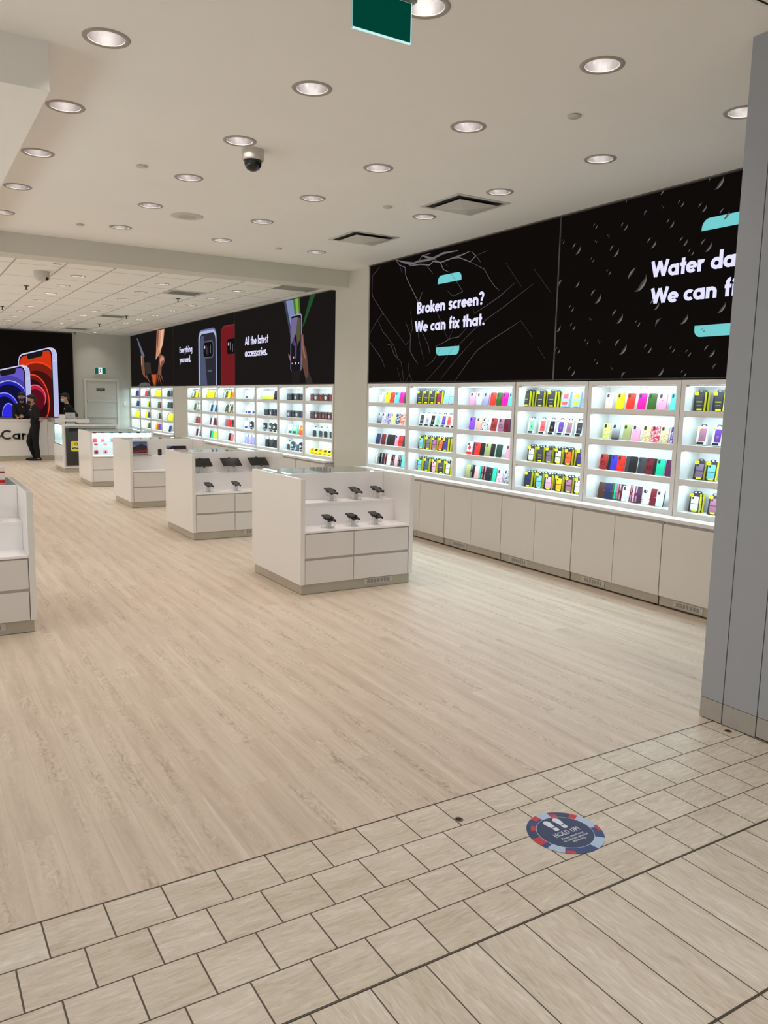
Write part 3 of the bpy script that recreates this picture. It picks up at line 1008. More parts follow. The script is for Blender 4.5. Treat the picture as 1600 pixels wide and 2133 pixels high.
CRACKS = """
9.302,3.598 9.206,3.524 9.069,3.475 9.049,3.371 8.971,3.269 8.727,2.996 8.648,3.119|.011
9.287,3.598 9.072,3.538 8.865,3.500 8.751,3.511 8.529,3.497 8.369,3.512 8.213,3.535 7.911,3.524|.03
9.072,3.538 8.922,3.480 8.721,3.470 8.498,3.433 8.419,3.468 8.259,3.432 8.056,3.448 7.811,3.464 7.670,3.483|.018
8.751,3.511 8.670,3.569 8.478,3.572|.014
8.670,3.569 8.586,3.542 8.421,3.497 8.369,3.512|.03
8.421,3.497 8.259,3.425 8.203,3.344 8.072,3.292|.013
8.208,3.440 8.101,3.361|.008
8.056,3.448 7.882,3.439 7.663,3.361 7.562,3.416 7.646,3.476|.012
7.562,3.416 7.349,3.443|.008
7.562,3.416 7.501,3.367 7.465,3.328|.010
7.663,3.361 7.392,3.244 7.309,3.146 7.192,3.032 7.114,2.984|.009
8.581,3.444 8.496,3.381 8.425,3.320|.009
9.206,3.524 9.141,3.414|.009
9.699,3.579 9.912,3.464 9.920,3.239 9.884,3.176 9.608,2.935 9.009,2.475|.007
9.608,2.935 9.770,2.839 9.969,2.665|.006
9.737,2.845 9.598,2.677 9.531,2.640 9.301,2.480 9.200,2.313 9.105,2.245 9.032,1.988|.006
9.477,2.505 9.380,2.492 9.296,2.365 9.215,2.305|.009
9.965,2.571 9.859,2.489 9.633,2.327 9.512,2.173|.007
9.022,2.770 8.895,2.588 8.901,2.398 8.809,2.300 8.703,2.218|.010
8.910,2.903 8.855,2.680 8.895,2.588|.006
9.009,2.475 8.893,2.540|.010
8.746,2.797 8.705,2.546 8.579,2.277|.005
8.713,2.717 8.476,2.442 8.443,2.341|.007
8.325,2.420 8.054,2.489 8.004,2.508 7.842,2.514 7.690,2.606|.010
8.054,2.489 8.279,2.807 8.447,2.956|.006
8.054,2.489 7.959,2.608|.006
7.873,2.400 7.569,2.570 7.303,2.690 7.007,2.801 6.559,2.990|.006
7.557,2.765 7.312,2.841 7.099,2.916 6.848,3.037|.008
8.112,3.087 7.981,3.001 7.787,3.039 7.916,3.166 8.047,3.282|.007
8.518,2.182 8.357,2.254 8.205,2.400|.006
8.509,1.996 8.118,2.247 7.899,2.430|.005
8.210,2.008 7.889,2.240 7.562,2.457|.005
7.887,1.991 7.665,2.190 7.474,2.340 7.243,2.440 6.908,2.556 6.749,2.617|.007
6.741,2.636 6.521,2.429|.005
7.016,3.263 6.744,2.985|.005
6.561,3.153 6.272,2.867|.005
6.438,2.336 6.326,2.211|.005
7.585,2.837 7.546,2.764|.006
8.938,2.240 8.902,2.096 8.823,1.991|.006
8.902,2.096 8.987,1.992|.006
9.210,2.183 9.093,1.988|.005"""
mb = MB()
for ln in CRACKS.strip().split('\n'):
    p, w = ln.split('|')
    w = float(w) * 0.85
    P = [tuple(map(float, q.split(','))) for q in p.split()]
    n = len(P)
    ws = [w * (1.0 if 0 < i < n - 1 else 0.35) for i in range(n)]
    line(mb, on_wall(P, 4), ws, NX, M_crack2 if w > 0.009 else M_crack)
mb.build('crack_graphic', s1)

s2 = screen('black wall screen reading Water damage with water drops', 2.75, 6.179, 1.985, 3.606, M_scr)
mb = MB()
text(mb, 'Water damage?', (XW - 0.003, 5.005, 2.868), WU, WV, 0.146, 0.85 * text_width('Water damage?') / text_width('Water da'), M_text, 0.205)
text(mb, 'We can fix that.', (XW - 0.003, 4.99, 2.638), WU, WV, 0.142, 0.682 * text_width('We can fix that.') / text_width('We can'), M_text, 0.205)
mb.build('lettering', s2)
mb = MB()
mb.prism(on_wall([(4.265 - x, z) for x, z in rrect(-0.242, 3.192, 0.242, 3.288, 0.075, 'cd')], 1), NX, M_teal)
mb.prism(on_wall([(4.265 - x, z) for x, z in rrect(-0.242, 2.328, 0.242, 2.423, 0.06, 'ab')], 1), NX, M_teal)
mb.build('phone_outline_mark', s2)
DROPS = """
5.711,3.434,0.025,b 5.349,3.374,0.036,b 4.831,3.313,0.038,b 4.733,3.458,0.029,b 4.514,3.385,0.038,b 4.400,3.575,0.069,b 4.956,3.602,0.029,r 5.352,3.598,0.016,r 5.093,3.437,0.029,l 6.141,3.360,0.020,b 5.947,3.262,0.054,b 5.453,3.171,0.052,b 5.724,3.127,0.022,b 5.508,2.984,0.025,b 5.020,3.179,0.047,b 4.679,3.138,0.038,b 4.450,3.073,0.052,b 4.594,3.038,0.027,b 5.161,2.881,0.106,b 6.124,2.935,0.047,l 5.931,2.938,0.045,r 5.652,2.778,0.065,b 5.974,2.693,0.031,b 5.943,2.513,0.034,b 5.367,2.567,0.063,b 5.121,2.487,0.027,b 4.865,2.459,0.049,l 4.644,2.512,0.063,r 4.285,2.576,0.060,r 5.743,2.355,0.025,b 5.577,2.347,0.013,b 5.306,2.287,0.069,b 4.987,2.256,0.040,b 4.718,2.239,0.027,b 4.550,2.200,0.027,b 4.342,2.208,0.049,b 6.140,2.287,0.031,b 5.603,2.157,0.025,b 5.927,2.073,0.045,b 5.230,2.008,0.040,l 4.852,2.064,0.052,r 4.582,2.031,0.027,b 4.263,2.067,0.031,l 5.535,3.316,0.013,b 5.691,3.290,0.013,b 4.924,3.466,0.013,b 5.709,2.570,0.013,b 5.398,2.092,0.011,b 4.942,2.639,0.047,b 4.299,3.296,0.043,b 4.418,2.382,0.016,b 6.166,2.522,0.049,r"""
mb = MB()
M_d1, M_d2 = lit('drop_mid', srgb(62, 59, 60), 1.0), lit('drop_pale', srgb(112, 108, 108), 1.0)


def crescent(cy, cz, r, a0, a1, th, m, k):
    n = 10
    o = [(cy - r * math.cos(R(a0 + (a1 - a0) * q / n)), cz + r * math.sin(R(a0 + (a1 - a0) * q / n))) for q in range(n + 1)]
    i = []
    for q in range(n + 1):
        f = 1 - th * math.sin(PI * q / n)
        a = R(a0 + (a1 - a0) * q / n)
        i.append((cy - r * f * math.cos(a), cz + r * f * math.sin(a)))
    for q in range(n):
        quad = [o[q], o[q + 1], i[q + 1], i[q]]
        if q == 0:
            quad = [o[0], o[1], i[1]]
        if q == n - 1:
            quad = [o[n - 1], o[n], i[n - 1]]
        mb.prism(on_wall(quad, k), NX, m)


for dd in DROPS.split():
    a = dd.split(',')
    cy, cz, r, kind = float(a[0]), float(a[1]), float(a[2]), a[3]
    if kind in 'br':
        crescent(cy, cz, r * 1.06, -100, 18, 0.42, M_d1, 4)
        crescent(cy, cz, r * 1.06, -84, 0, 0.20, M_d2, 5)
    if kind in 'bl':
        crescent(cy, cz, r * (1.0 if kind == 'b' else 1.1), 98 if kind == 'b' else 80, 178 if kind == 'b' else 200, 0.26 if kind == 'b' else 0.4, M_d1, 4)
        crescent(cy, cz, r * (1.0 if kind == 'b' else 1.1), 110, 168, 0.14, M_d2, 5)
mb.build('water_drop_graphic', s2)
struct(box('trim_screen_top', (XW - 0.03, 2.75, 3.6), (XW + 0.04, 9.985, 3.612), M_frameg))
struct(box('trim_screen_seam', (XW - 0.008, 6.1785, 1.985), (XW, 6.1875, 3.6), M_frameg))

# --- rear screens
s3 = screen('rear wall screen reading All the latest accessories', 10.99, 15.268, 1.978, 3.400, M_scr2)
mb = MB()
text(mb, 'All the latest', (XW - 0.003, 14.74, 2.735), WU, WV, 0.155, 1.14, M_text, 0.165)
text(mb, 'accessories.', (XW - 0.003, 14.745, 2.512), WU, WV, 0.155, 1.10, M_text, 0.165)
mb.build('lettering', s3)
mb = MB()
L = lambda n, *c, s=1.0: lit(n, srgb(*c), s)
mb.prism(on_wall([(12.93, 3.39), (12.46, 3.39), (12.42, 2.95), (12.62, 2.72)], 1), NX, L('beam_dim', 60, 64, 84))
mb.prism(on_wall([(12.84, 3.39), (12.56, 3.39), (12.44, 3.05), (12.60, 2.86)], 2), NX, L('beam_pale', 120, 132, 172))
mb.prism(on_wall([(12.55, 3.39), (12.30, 3.39), (12.24, 3.05), (12.44, 2.98)], 3), NX, L('leaf_green', 62, 112, 44))
mb.prism(on_wall([(12.46, 3.39), (12.36, 3.39), (12.30, 3.1), (12.40, 3.05)], 4), NX, L('leaf_lime', 124, 160, 70))
mb.prism(on_wall([(11.90, 3.39), (11.72, 3.39), (12.10, 2.96), (12.20, 2.90)], 1), NX, L('leaf_dark', 34, 74, 40))
mb.build('light_beam_graphic', s3)
mb = MB()
mb.prism(on_wall([(12.418 - x, z) for x, z in rrect(-0.215, 2.20, 0.215, 3.135, 0.05)], 5), NX, L('phone_rim', 150, 146, 196))
mb.prism(on_wall([(12.418 - x, z) for x, z in rrect(-0.195, 2.20, 0.195, 3.115, 0.04)], 6), NX, L('phone_dark', 22, 20, 24))
mb.prism(on_wall([(12.60, 3.08), (12.35, 3.09), (12.42, 2.82), (12.60, 2.66)], 7), NX, L('phone_lilac', 112, 100, 140))
mb.prism(on_wall([(12.36, 3.08), (12.24, 3.06), (12.24, 2.74), (12.36, 2.62), (12.42, 2.86)], 7), NX, L('phone_olive', 82, 80, 54))
mb.prism(on_wall([(12.56, 2.66), (12.44, 2.60), (12.46, 2.42), (12.40, 2.40), (12.38, 2.62), (12.50, 2.76)], 8), NX, L('phone_violet', 74, 62, 110))
for yy, zz, rr in ((12.5, 2.43, 0.018), (12.42, 2.33, 0.022), (12.30, 2.33, 0.016), (12.56, 2.33, 0.014)):
    mb.prism(on_wall([(a, b) for a, b in disc(yy, zz, rr, n=10)], 9), NX, L('bokeh', 200, 196, 206))
mb.build('phone_graphic', s3)
mb = MB()
mb.prism(on_wall([(12.21, 2.80), (12.13, 2.80), (12.10, 2.64), (12.00, 2.50), (11.93, 2.22), (11.93, 2.12), (12.02, 2.06), (12.16, 2.30), (12.20, 2.44)], 9), NX, L('skin_dim', 96, 66, 56))
mb.prism(on_wall([(12.18, 2.78), (12.14, 2.78), (12.12, 2.62), (12.06, 2.48), (12.00, 2.36), (12.10, 2.44), (12.17, 2.6)], 10), NX, L('skin', 140, 100, 84))
mb.prism(on_wall([(11.93, 2.20), (11.84, 2.10), (11.76, 1.985), (12.02, 1.985), (12.03, 2.06)], 8), NX, L('sleeve_dark', 48, 44, 46))
mb.prism(on_wall([(12.62, 2.36), (12.70, 2.44), (12.72, 2.50), (12.64, 2.46)], 9), NX, L('skin', 140, 100, 84))
mb.prism(on_wall([(12.56, 2.22), (12.22, 2.22), (12.30, 1.985), (12.58, 1.985)], 4), NX, L('sleeve_dim', 30, 27, 28))
mb.build('hand_graphic', s3)

s4 = screen('rear wall screen reading Everything you need, with phone cases', 15.274, 19.405, 1.978, 3.400, M_scr2)
mb = MB()
text(mb, 'Everything', (XW - 0.003, 18.925, 2.745), WU, WV, 0.145, 0.97, M_text, 0.165)
text(mb, 'you need.', (XW - 0.003, 18.925, 2.52), WU, WV, 0.145, 0.85, M_text, 0.165)
mb.build('lettering', s4)
mb = MB()
ph = lambda pts: [(16.935 - x, z) for x, z in pts]
mb.prism(on_wall(ph(rrect(-0.60, 1.985, 0.60, 3.185, 0.22, 'cd')), 1), NX, L('case_rim', 104, 112, 150))
mb.prism(on_wall(ph(rrect(-0.57, 1.985, 0.57, 3.15, 0.20, 'cd')), 2), NX, L('case_rim_pale', 168, 176, 214))
mb.prism(on_wall(ph(rrect(-0.50, 1.985, 0.53, 3.09, 0.17, 'cd')), 3), NX, L('case_inside', 40, 40, 48))
mb.prism(on_wall(ph([(-0.50, 1.985), (-0.02, 1.985), (-0.14, 2.55), (-0.22, 3.05), (-0.38, 3.05), (-0.50, 2.9)]), 4), NX, L('case_sheen', 74, 82, 108))
mb.prism(on_wall(ph(rrect(-0.27, 2.56, 0.40, 2.93, 0.10)), 5), NX, L('camera_rim', 84, 84, 96))
mb.prism(on_wall(ph(rrect(-0.24, 2.59, 0.37, 2.90, 0.09)), 6), NX, L('camera_block', 14, 13, 15))
for a, b in (((-0.05, 2.66), (-0.05, 2.84)), ((0.06, 2.62), (0.06, 2.80)), ((0.22, 2.66), (0.22, 2.84))):
    line(mb, on_wall(ph([a, b]), 7), 0.03, NX, L('camera_glint', 120, 116, 120))
mb.prism(on_wall(ph(disc(-0.16, 2.80, 0.035, n=10)), 7), NX, L('bokeh', 200, 196, 206))
mb.prism(on_wall(ph(rrect(0.02, 2.27, 0.30, 2.315, 0.01)), 5), NX, L('camera_rim', 84, 84, 96))
mb.build('clear_case_graphic', s4)
mb = MB()
rd = lambda pts: [(16.085 - x, z) for x, z in pts]
mb.prism(on_wall(rd(rrect(0.0, 1.985, 0.80, 3.18, 0.20, 'd')), 1), NX, L('case_red_edge', 130, 36, 42))
mb.prism(on_wall(rd(rrect(0.03, 1.985, 0.80, 3.15, 0.18, 'd')), 2), NX, L('case_red', 108, 24, 30))
mb.prism(on_wall(rd(rrect(0.38, 2.60, 0.80, 2.90, 0.06, 'ad')), 3), NX, L('camera_block', 14, 13, 15))
for a, b in (((0.56, 2.68), (0.56, 2.84)), ((0.68, 2.64), (0.68, 2.80))):
    line(mb, on_wall(rd([a, b]), 4), 0.03, NX, L('camera_glint', 120, 116, 120))
mb.prism(on_wall(rd(disc(0.46, 2.80, 0.035, n=10)), 4), NX, L('bokeh', 200, 196, 206))
mb.build('red_case_graphic', s4)

s5 = screen('rearmost wall screen showing a bare arm and burning hand', 19.411, 23.55, 1.978, 3.400, M_scr2)
mb = MB()
sk, sd, sp = L('arm_skin', 196, 140, 112), L('arm_shade', 120, 78, 62), L('arm_pale', 226, 176, 148)
mb.prism(on_wall([(20.82, 3.385), (20.14, 3.385), (20.28, 3.06), (20.56, 2.80), (20.98, 2.66), (20.93, 2.86)], 1), NX, sk)
mb.prism(on_wall([(20.40, 3.385), (20.20, 3.385), (20.34, 3.0), (20.62, 2.86), (20.56, 3.0)], 2), NX, sp)
mb.prism(on_wall([(20.76, 3.38), (20.64, 3.38), (20.74, 3.0), (20.92, 2.82), (20.84, 2.98)], 2), NX, sd)
mb.prism(on_wall([(20.64, 2.80), (20.20, 2.72), (20.16, 2.58), (20.44, 2.46), (20.50, 2.24), (20.80, 2.30), (20.70, 2.58)], 3), NX, sd)
mb.prism(on_wall([(20.44, 2.74), (20.22, 2.68), (20.22, 2.62), (20.46, 2.60), (20.54, 2.48), (20.60, 2.64)], 4), NX, sk)
for a, b in (((20.62, 2.34), (20.30, 2.10)), ((20.72, 2.30), (20.48, 2.02)), ((20.86, 2.30), (20.70, 2.05)), ((21.9, 2.26), (21.6, 2.08))):
    line(mb, on_wall([a, b], 4), [0.08, 0.02], NX, sd)
mb.build('arm_graphic', s5)
mb = MB()
mb.prism(on_wall([(21.46, 2.30), (20.86, 2.30), (20.92, 2.12), (21.02, 1.99), (21.22, 1.99), (21.36, 2.12)], 1), NX, L('ember', 120, 52, 28))
mb.prism(on_wall([(21.36, 2.28), (20.98, 2.27), (21.02, 2.12), (21.14, 2.02), (21.26, 2.10)], 2), NX, L('ember_hot', 184, 88, 48))
mb.build('ember_graphic', s5)
mb = MB()
mb.prism(on_wall([(22.86, 3.31), (22.74, 3.28), (22.06, 2.80), (22.16, 2.74), (22.34, 2.80)], 1), NX, L('held_phone', 96, 104, 122))
mb.prism(on_wall([(22.44, 2.84), (22.28, 2.82), (22.12, 2.70), (22.16, 2.50), (22.28, 2.30), (21.86, 2.18), (22.04, 2.22), (22.42, 2.46)], 2), NX, sd)
mb.prism(on_wall([(22.42, 2.80), (22.32, 2.80), (22.34, 2.54), (22.42, 2.56)], 3), NX, sk)
mb.prism(on_wall([(22.30, 2.62), (21.50, 2.60), (21.42, 2.32), (21.9, 2.30)], 1), NX, L('jacket', 52, 46, 44))
mb.prism(on_wall([(22.78, 1.99), (21.5, 1.99), (21.62, 2.05), (22.0, 2.085), (22.5, 2.075)], 1), NX, L('cushion', 92, 88, 88))
mb.build('hand_with_phone_graphic', s5)

# --- big screen on the back wall
YS = 23.54
NY = (0, -0.0012, 0)
bs = empty('light_box_screen', (0, 0, 0))
tag(bs, 'wide black back wall screen with a blue and a red phone', 'wall screen', 'wall light boxes')
box('panel', (0.9, YS, 1.095), (4.222, YS + 0.055, 3.38), M_scr, bs)
mb = MB()
for a, b in (((0.9, 1.085), (4.225, 1.10)), ((0.9, 3.37), (4.225, 3.385)), ((4.212, 1.10), (4.225, 3.37))):
    mb.box((a[0], YS - 0.006, a[1]), (b[0], YS + 0.002, b[1]), M_frame)
mb.build('frame', bs)


def on_back(pts, k=0):
    return [(a, YS - 0.0012 * k, b) for a, b in pts]


def skew(x0, x1, zl, zr, pts):
    """phone-space (u 0..1 across, v metres below the sloping top) to the wall"""
    return [(x0 + (x1 - x0) * u, zl + (zr - zl) * u - v) for u, v in pts]


def big_phone(name, x0, x1, zl, zr, zb, cols, k0, arcs):
    mb = MB()
    w = x1 - x0
    rim, edge, scrn, dark = cols
    def clipb(pts):
        return [(a, max(b, zb)) for a, b in pts]
    top = lambda u, v: (x0 + w * u, zl + (zr - zl) * u - v)
    body = [top(0, 2.2), top(1.13, 2.2), top(1.13, 0.24), top(1.10, 0.13), top(1.03, 0.05), top(0.93, 0.01), top(0.86, 0.0), top(0.10, 0.0), top(0.03, 0.05), top(0, 0.16)]
    mb.prism(on_back(clipb(body), k0), NY, rim)
    e = [top(1.0, 2.2), top(1.12, 2.2), top(1.12, 0.25), top(1.08, 0.14), top(1.0, 0.07), top(0.98, 0.15)]
    mb.prism(on_back(clipb(e), k0 + 1), NY, edge)
    band = [top(1.0, 0.42), top(1.125, 0.40), top(1.125, 0.37), top(1.0, 0.39)]
    mb.prism(on_back(band, k0 + 2), NY, rim)
    face = [top(0.02, 2.2), top(0.985, 2.2), top(0.985, 0.20), top(0.95, 0.09), top(0.86, 0.03), top(0.11, 0.035), top(0.045, 0.08), top(0.02, 0.18)]
    mb.prism(on_back(clipb(face), k0 + 2), NY, dark)
    scr_ = [top(0.05, 2.2), top(0.95, 2.2), top(0.95, 0.22), top(0.92, 0.12), top(0.86, 0.07), top(0.72, 0.07), top(0.70, 0.17), top(0.66, 0.19), top(0.30, 0.19), top(0.27, 0.17), top(0.25, 0.075), top(0.12, 0.075), top(0.07, 0.12), top(0.05, 0.2)]
    mb.prism(on_back(clipb(scr_), k0 + 3), NY, scrn)
    xa, xb = top(0.05, 0)[0], top(0.95, 0)[0]
    k = k0 + 4
    for cx, cz, r, colr in arcs:
        P = [(min(max(a, xa), xb), max(b, zb)) for a, b in disc(cx, cz, r[0], r[1], n=40)]
        mb.prism(on_back(P, k), NY, colr)
        k += 1
    mb.build(name, bs)


Lv = lambda n, *c: lit(n, srgb(*c), 1.0)
big_phone('red_phone_graphic', 2.835, 3.70, 2.74, 3.00, 1.10, (Lv('steel', 200, 200, 236), Lv('steel_dark', 176, 180, 222), Lv('wp_red', 200, 52, 14), Lv('phone_dark', 22, 20, 24)), 1,
          [(3.30, 1.78, (0.60, 0.80), Lv('wp_rim', 232, 66, 36)), (3.30, 1.72, (0.60, 0.82), Lv('wp_red2', 120, 28, 14)), (3.28, 1.58, (0.54, 0.76), Lv('wp_red3', 60, 14, 12)),
           (3.16, 1.50, (0.42, 0.745), Lv('wp_rim', 232, 66, 36)), (3.15, 1.49, (0.405, 0.72), Lv('wp_dark', 96, 20, 20)), (3.15, 1.40, (0.37, 0.70), Lv('wp_dark2', 44, 8, 14)),
           (3.22, 1.62, (0.27, 0.345), Lv('wp_pink', 240, 90, 130)), (3.22, 1.60, (0.25, 0.335), Lv('wp_crimson', 176, 30, 56)), (3.22, 1.54, (0.235, 0.30), Lv('wp_wine', 84, 12, 24))])
big_phone('blue_phone_graphic', 2.16, 3.00, 2.28, 2.50, 1.10, (Lv('steel', 200, 200, 236), Lv('steel_dark', 176, 180, 222), Lv('wp_violet', 98, 84, 186), Lv('phone_dark', 22, 20, 24)), 16,
          [(2.60, 1.30, (0.60, 0.88), Lv('wp_indigo', 70, 62, 160)), (2.58, 1.36, (0.52, 0.70), Lv('wp_ice', 190, 190, 240)), (2.58, 1.345, (0.51, 0.69), Lv('wp_blue', 34, 32, 160)), (2.57, 1.25, (0.48, 0.70), Lv('wp_navy', 12, 12, 52)),
           (2.45, 1.22, (0.36, 0.52), Lv('wp_ice2', 140, 140, 250)), (2.45, 1.205, (0.345, 0.505), Lv('wp_blue2', 40, 36, 190)), (2.45, 1.10, (0.32, 0.53), Lv('wp_navy', 12, 12, 52)),
           (2.55, 1.14, (0.17, 0.32), Lv('wp_ice2', 140, 140, 250)), (2.55, 1.12, (0.16, 0.31), Lv('wp_blue3', 46, 40, 220))])

# ------------------------------------------------------------------ shelving bays
BAYS = [(9.925, 8.948), (8.852, 7.877), (7.787, 6.801), (6.693, 5.716), (5.619, 4.630), (4.535, 3.555), (3.462, 2.760)]
BAYS_R = [(12.007, 11.065), (13.060, 12.114), (14.115, 13.173), (15.194, 14.221), (16.232, 15.280), (17.262, 16.321), (18.297, 17.375)]
BAYS_F = [(20.380, 19.457), (21.445, 20.481), (22.489, 21.529), (23.525, 22.616)]
ALL_BAYS = BAYS[:6] + BAYS_R + BAYS_F
BAYNAME = ['%s bay before the wide pier' % ORD[i] for i in range(6)] + ['%s bay behind the wide pier' % ORD[i] for i in range(7)] + ['%s bay behind the narrow pier' % ORD[i] for i in range(4)]
SHELF_Z = [1.71, 1.417, 1.12, 0.835]
OPEN_T = [1.928, 1.668, 1.372, 1.076]
XB = 6.03


def shelf_bay(y1, y0, last, label):
    """y1 is the far edge of the opening, y0 the near edge"""
    t = empty('display_shelving', (XF, y0, 0.79))
    tag(t, label, 'shelving', 'lit wall shelving bays')
    X0 = 0.0
    D = XB - XF
    g = 0.0445         # half of the upright between two bays
    ya, yb = -g, (y1 - y0) + g
    w = y1 - y0
    mb = MB()
    mb.box((0, ya, 0.0), (D, 0, 1.182), M_shelf).box((0, w, 0.0), (D, yb, 1.182), M_shelf)
    mb.box((0, 0, 1.142), (D, w, 1.182), M_shelf)
    mb.box((0, 0, 0.0), (D, w, 0.045), M_shelf)
    mb.build('case', t)
    box('back_panel', (D, ya, 0), (D + 0.018, yb, 1.182), M_shelf, t)
    for z, top in zip(SHELF_Z[:3], OPEN_T[1:]):
        box('shelf', (0.002, 0, top - 0.79), (D, w, z - 0.79), M_shelf, t)
    for top in OPEN_T:
        mb = MB()
        mb.box((0.020, 0.03, top - 0.79 - 0.010), (0.046, w - 0.03, top - 0.79 - 0.0005), [M_strip, M_shelf, M_shelf, M_strip, M_shelf, M_shelf])
        mb.build('light_strip', t)


for i, (y1, y0) in enumerate(BAYS):
    nm = BAYNAME[i] if i < 6 else None
    lb = 'lit white display shelving, ' + nm if nm else 'lit white display shelving bay behind the grey entry jamb'
    if nm is None:
        continue
    shelf_bay(y1, y0, False, lb)
for i, (y1, y0) in enumerate(BAYS_R + BAYS_F):
    shelf_bay(y1, y0, False, 'lit white display shelving, ' + BAYNAME[6 + i])

# base cabinets in pairs of doors, each with its plinth and vent, and the worktops that run over them
XD = 5.622


def cabinet(ya, yb, label, vent=None, doors=2):
    t = empty('base_cabinet', (0, 0, 0))
    tag(t, label, 'cabinet', 'white base cabinets')
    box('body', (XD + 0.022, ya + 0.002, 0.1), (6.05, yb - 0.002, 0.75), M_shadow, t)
    w = (yb - ya) / doors
    for q in range(doors):
        box('door', (XD, ya + q * w + 0.0025, 0.098), (XD + 0.02, ya + (q + 1) * w - 0.0025, 0.733), M_door, t, 0.0015)
    pl = box('plinth', (XD + 0.012, ya + 0.006, 0.018), (6.0, yb - 0.006, 0.098), M_kick, t)
    if vent:
        v0, v1 = vent
        mb = MB().box((XD + 0.006, v0, 0.030), (XD + 0.012, v1, 0.086), M_vent)
        n = 7
        for q in range(n):
            a = v0 + 0.03 + (v1 - v0 - 0.06) * q / n
            mb.box((XD + 0.0045, a + 0.006, 0.040), (XD + 0.006, a + (v1 - v0 - 0.06) / n - 0.004, 0.076), M_ventdark)
        mb.build('vent_grille', t)
    fl_ = box('foot', (XD + 0.03, ya + 0.05, 0.0), (XD + 0.07, ya + 0.09, 0.018), M_black, t)
    fl_ = box('foot', (5.9, yb - 0.09, 0.0), (5.94, yb - 0.05, 0.018), M_black, t)


for i, (ya, yb, vent) in enumerate([(8.86, 9.94, (9.48, 9.78)), (7.785, 8.855, (8.40, 8.70)), (6.712, 7.78, (7.325, 7.62)), (5.63, 6.707, (6.256, 6.547)), (4.548, 5.625, (5.174, 5.469)), (3.47, 4.543, (4.089, 4.389))]):
    cabinet(ya, yb, 'white two-door base cabinet under the %s' % BAYNAME[i], vent)
for i, (y1, y0) in enumerate(BAYS_R):
    cabinet(y0 - 0.045 if i else 10.99, y1 + 0.04, 'white two-door base cabinet under the %s' % BAYNAME[6 + i], None)
for i, (y1, y0) in enumerate(BAYS_F):
    cabinet(y0 - 0.045, min(y1 + 0.045, 23.54), 'white two-door base cabinet under the %s' % BAYNAME[13 + i], None)
for ya, yb, lb in ((3.47, 9.98, 'long white worktop ledge under the shelving before the wide pier'), (10.99, 18.35, 'long white worktop ledge under the shelving behind the wide pier'), (19.39, 23.53, 'white worktop ledge under the shelving behind the narrow pier')):
    o = box('worktop', (XD - 0.002, ya, 0.757), (6.05, yb, 0.79), M_shelf, None, 0.0015)
    tag(o, lb, 'worktop')

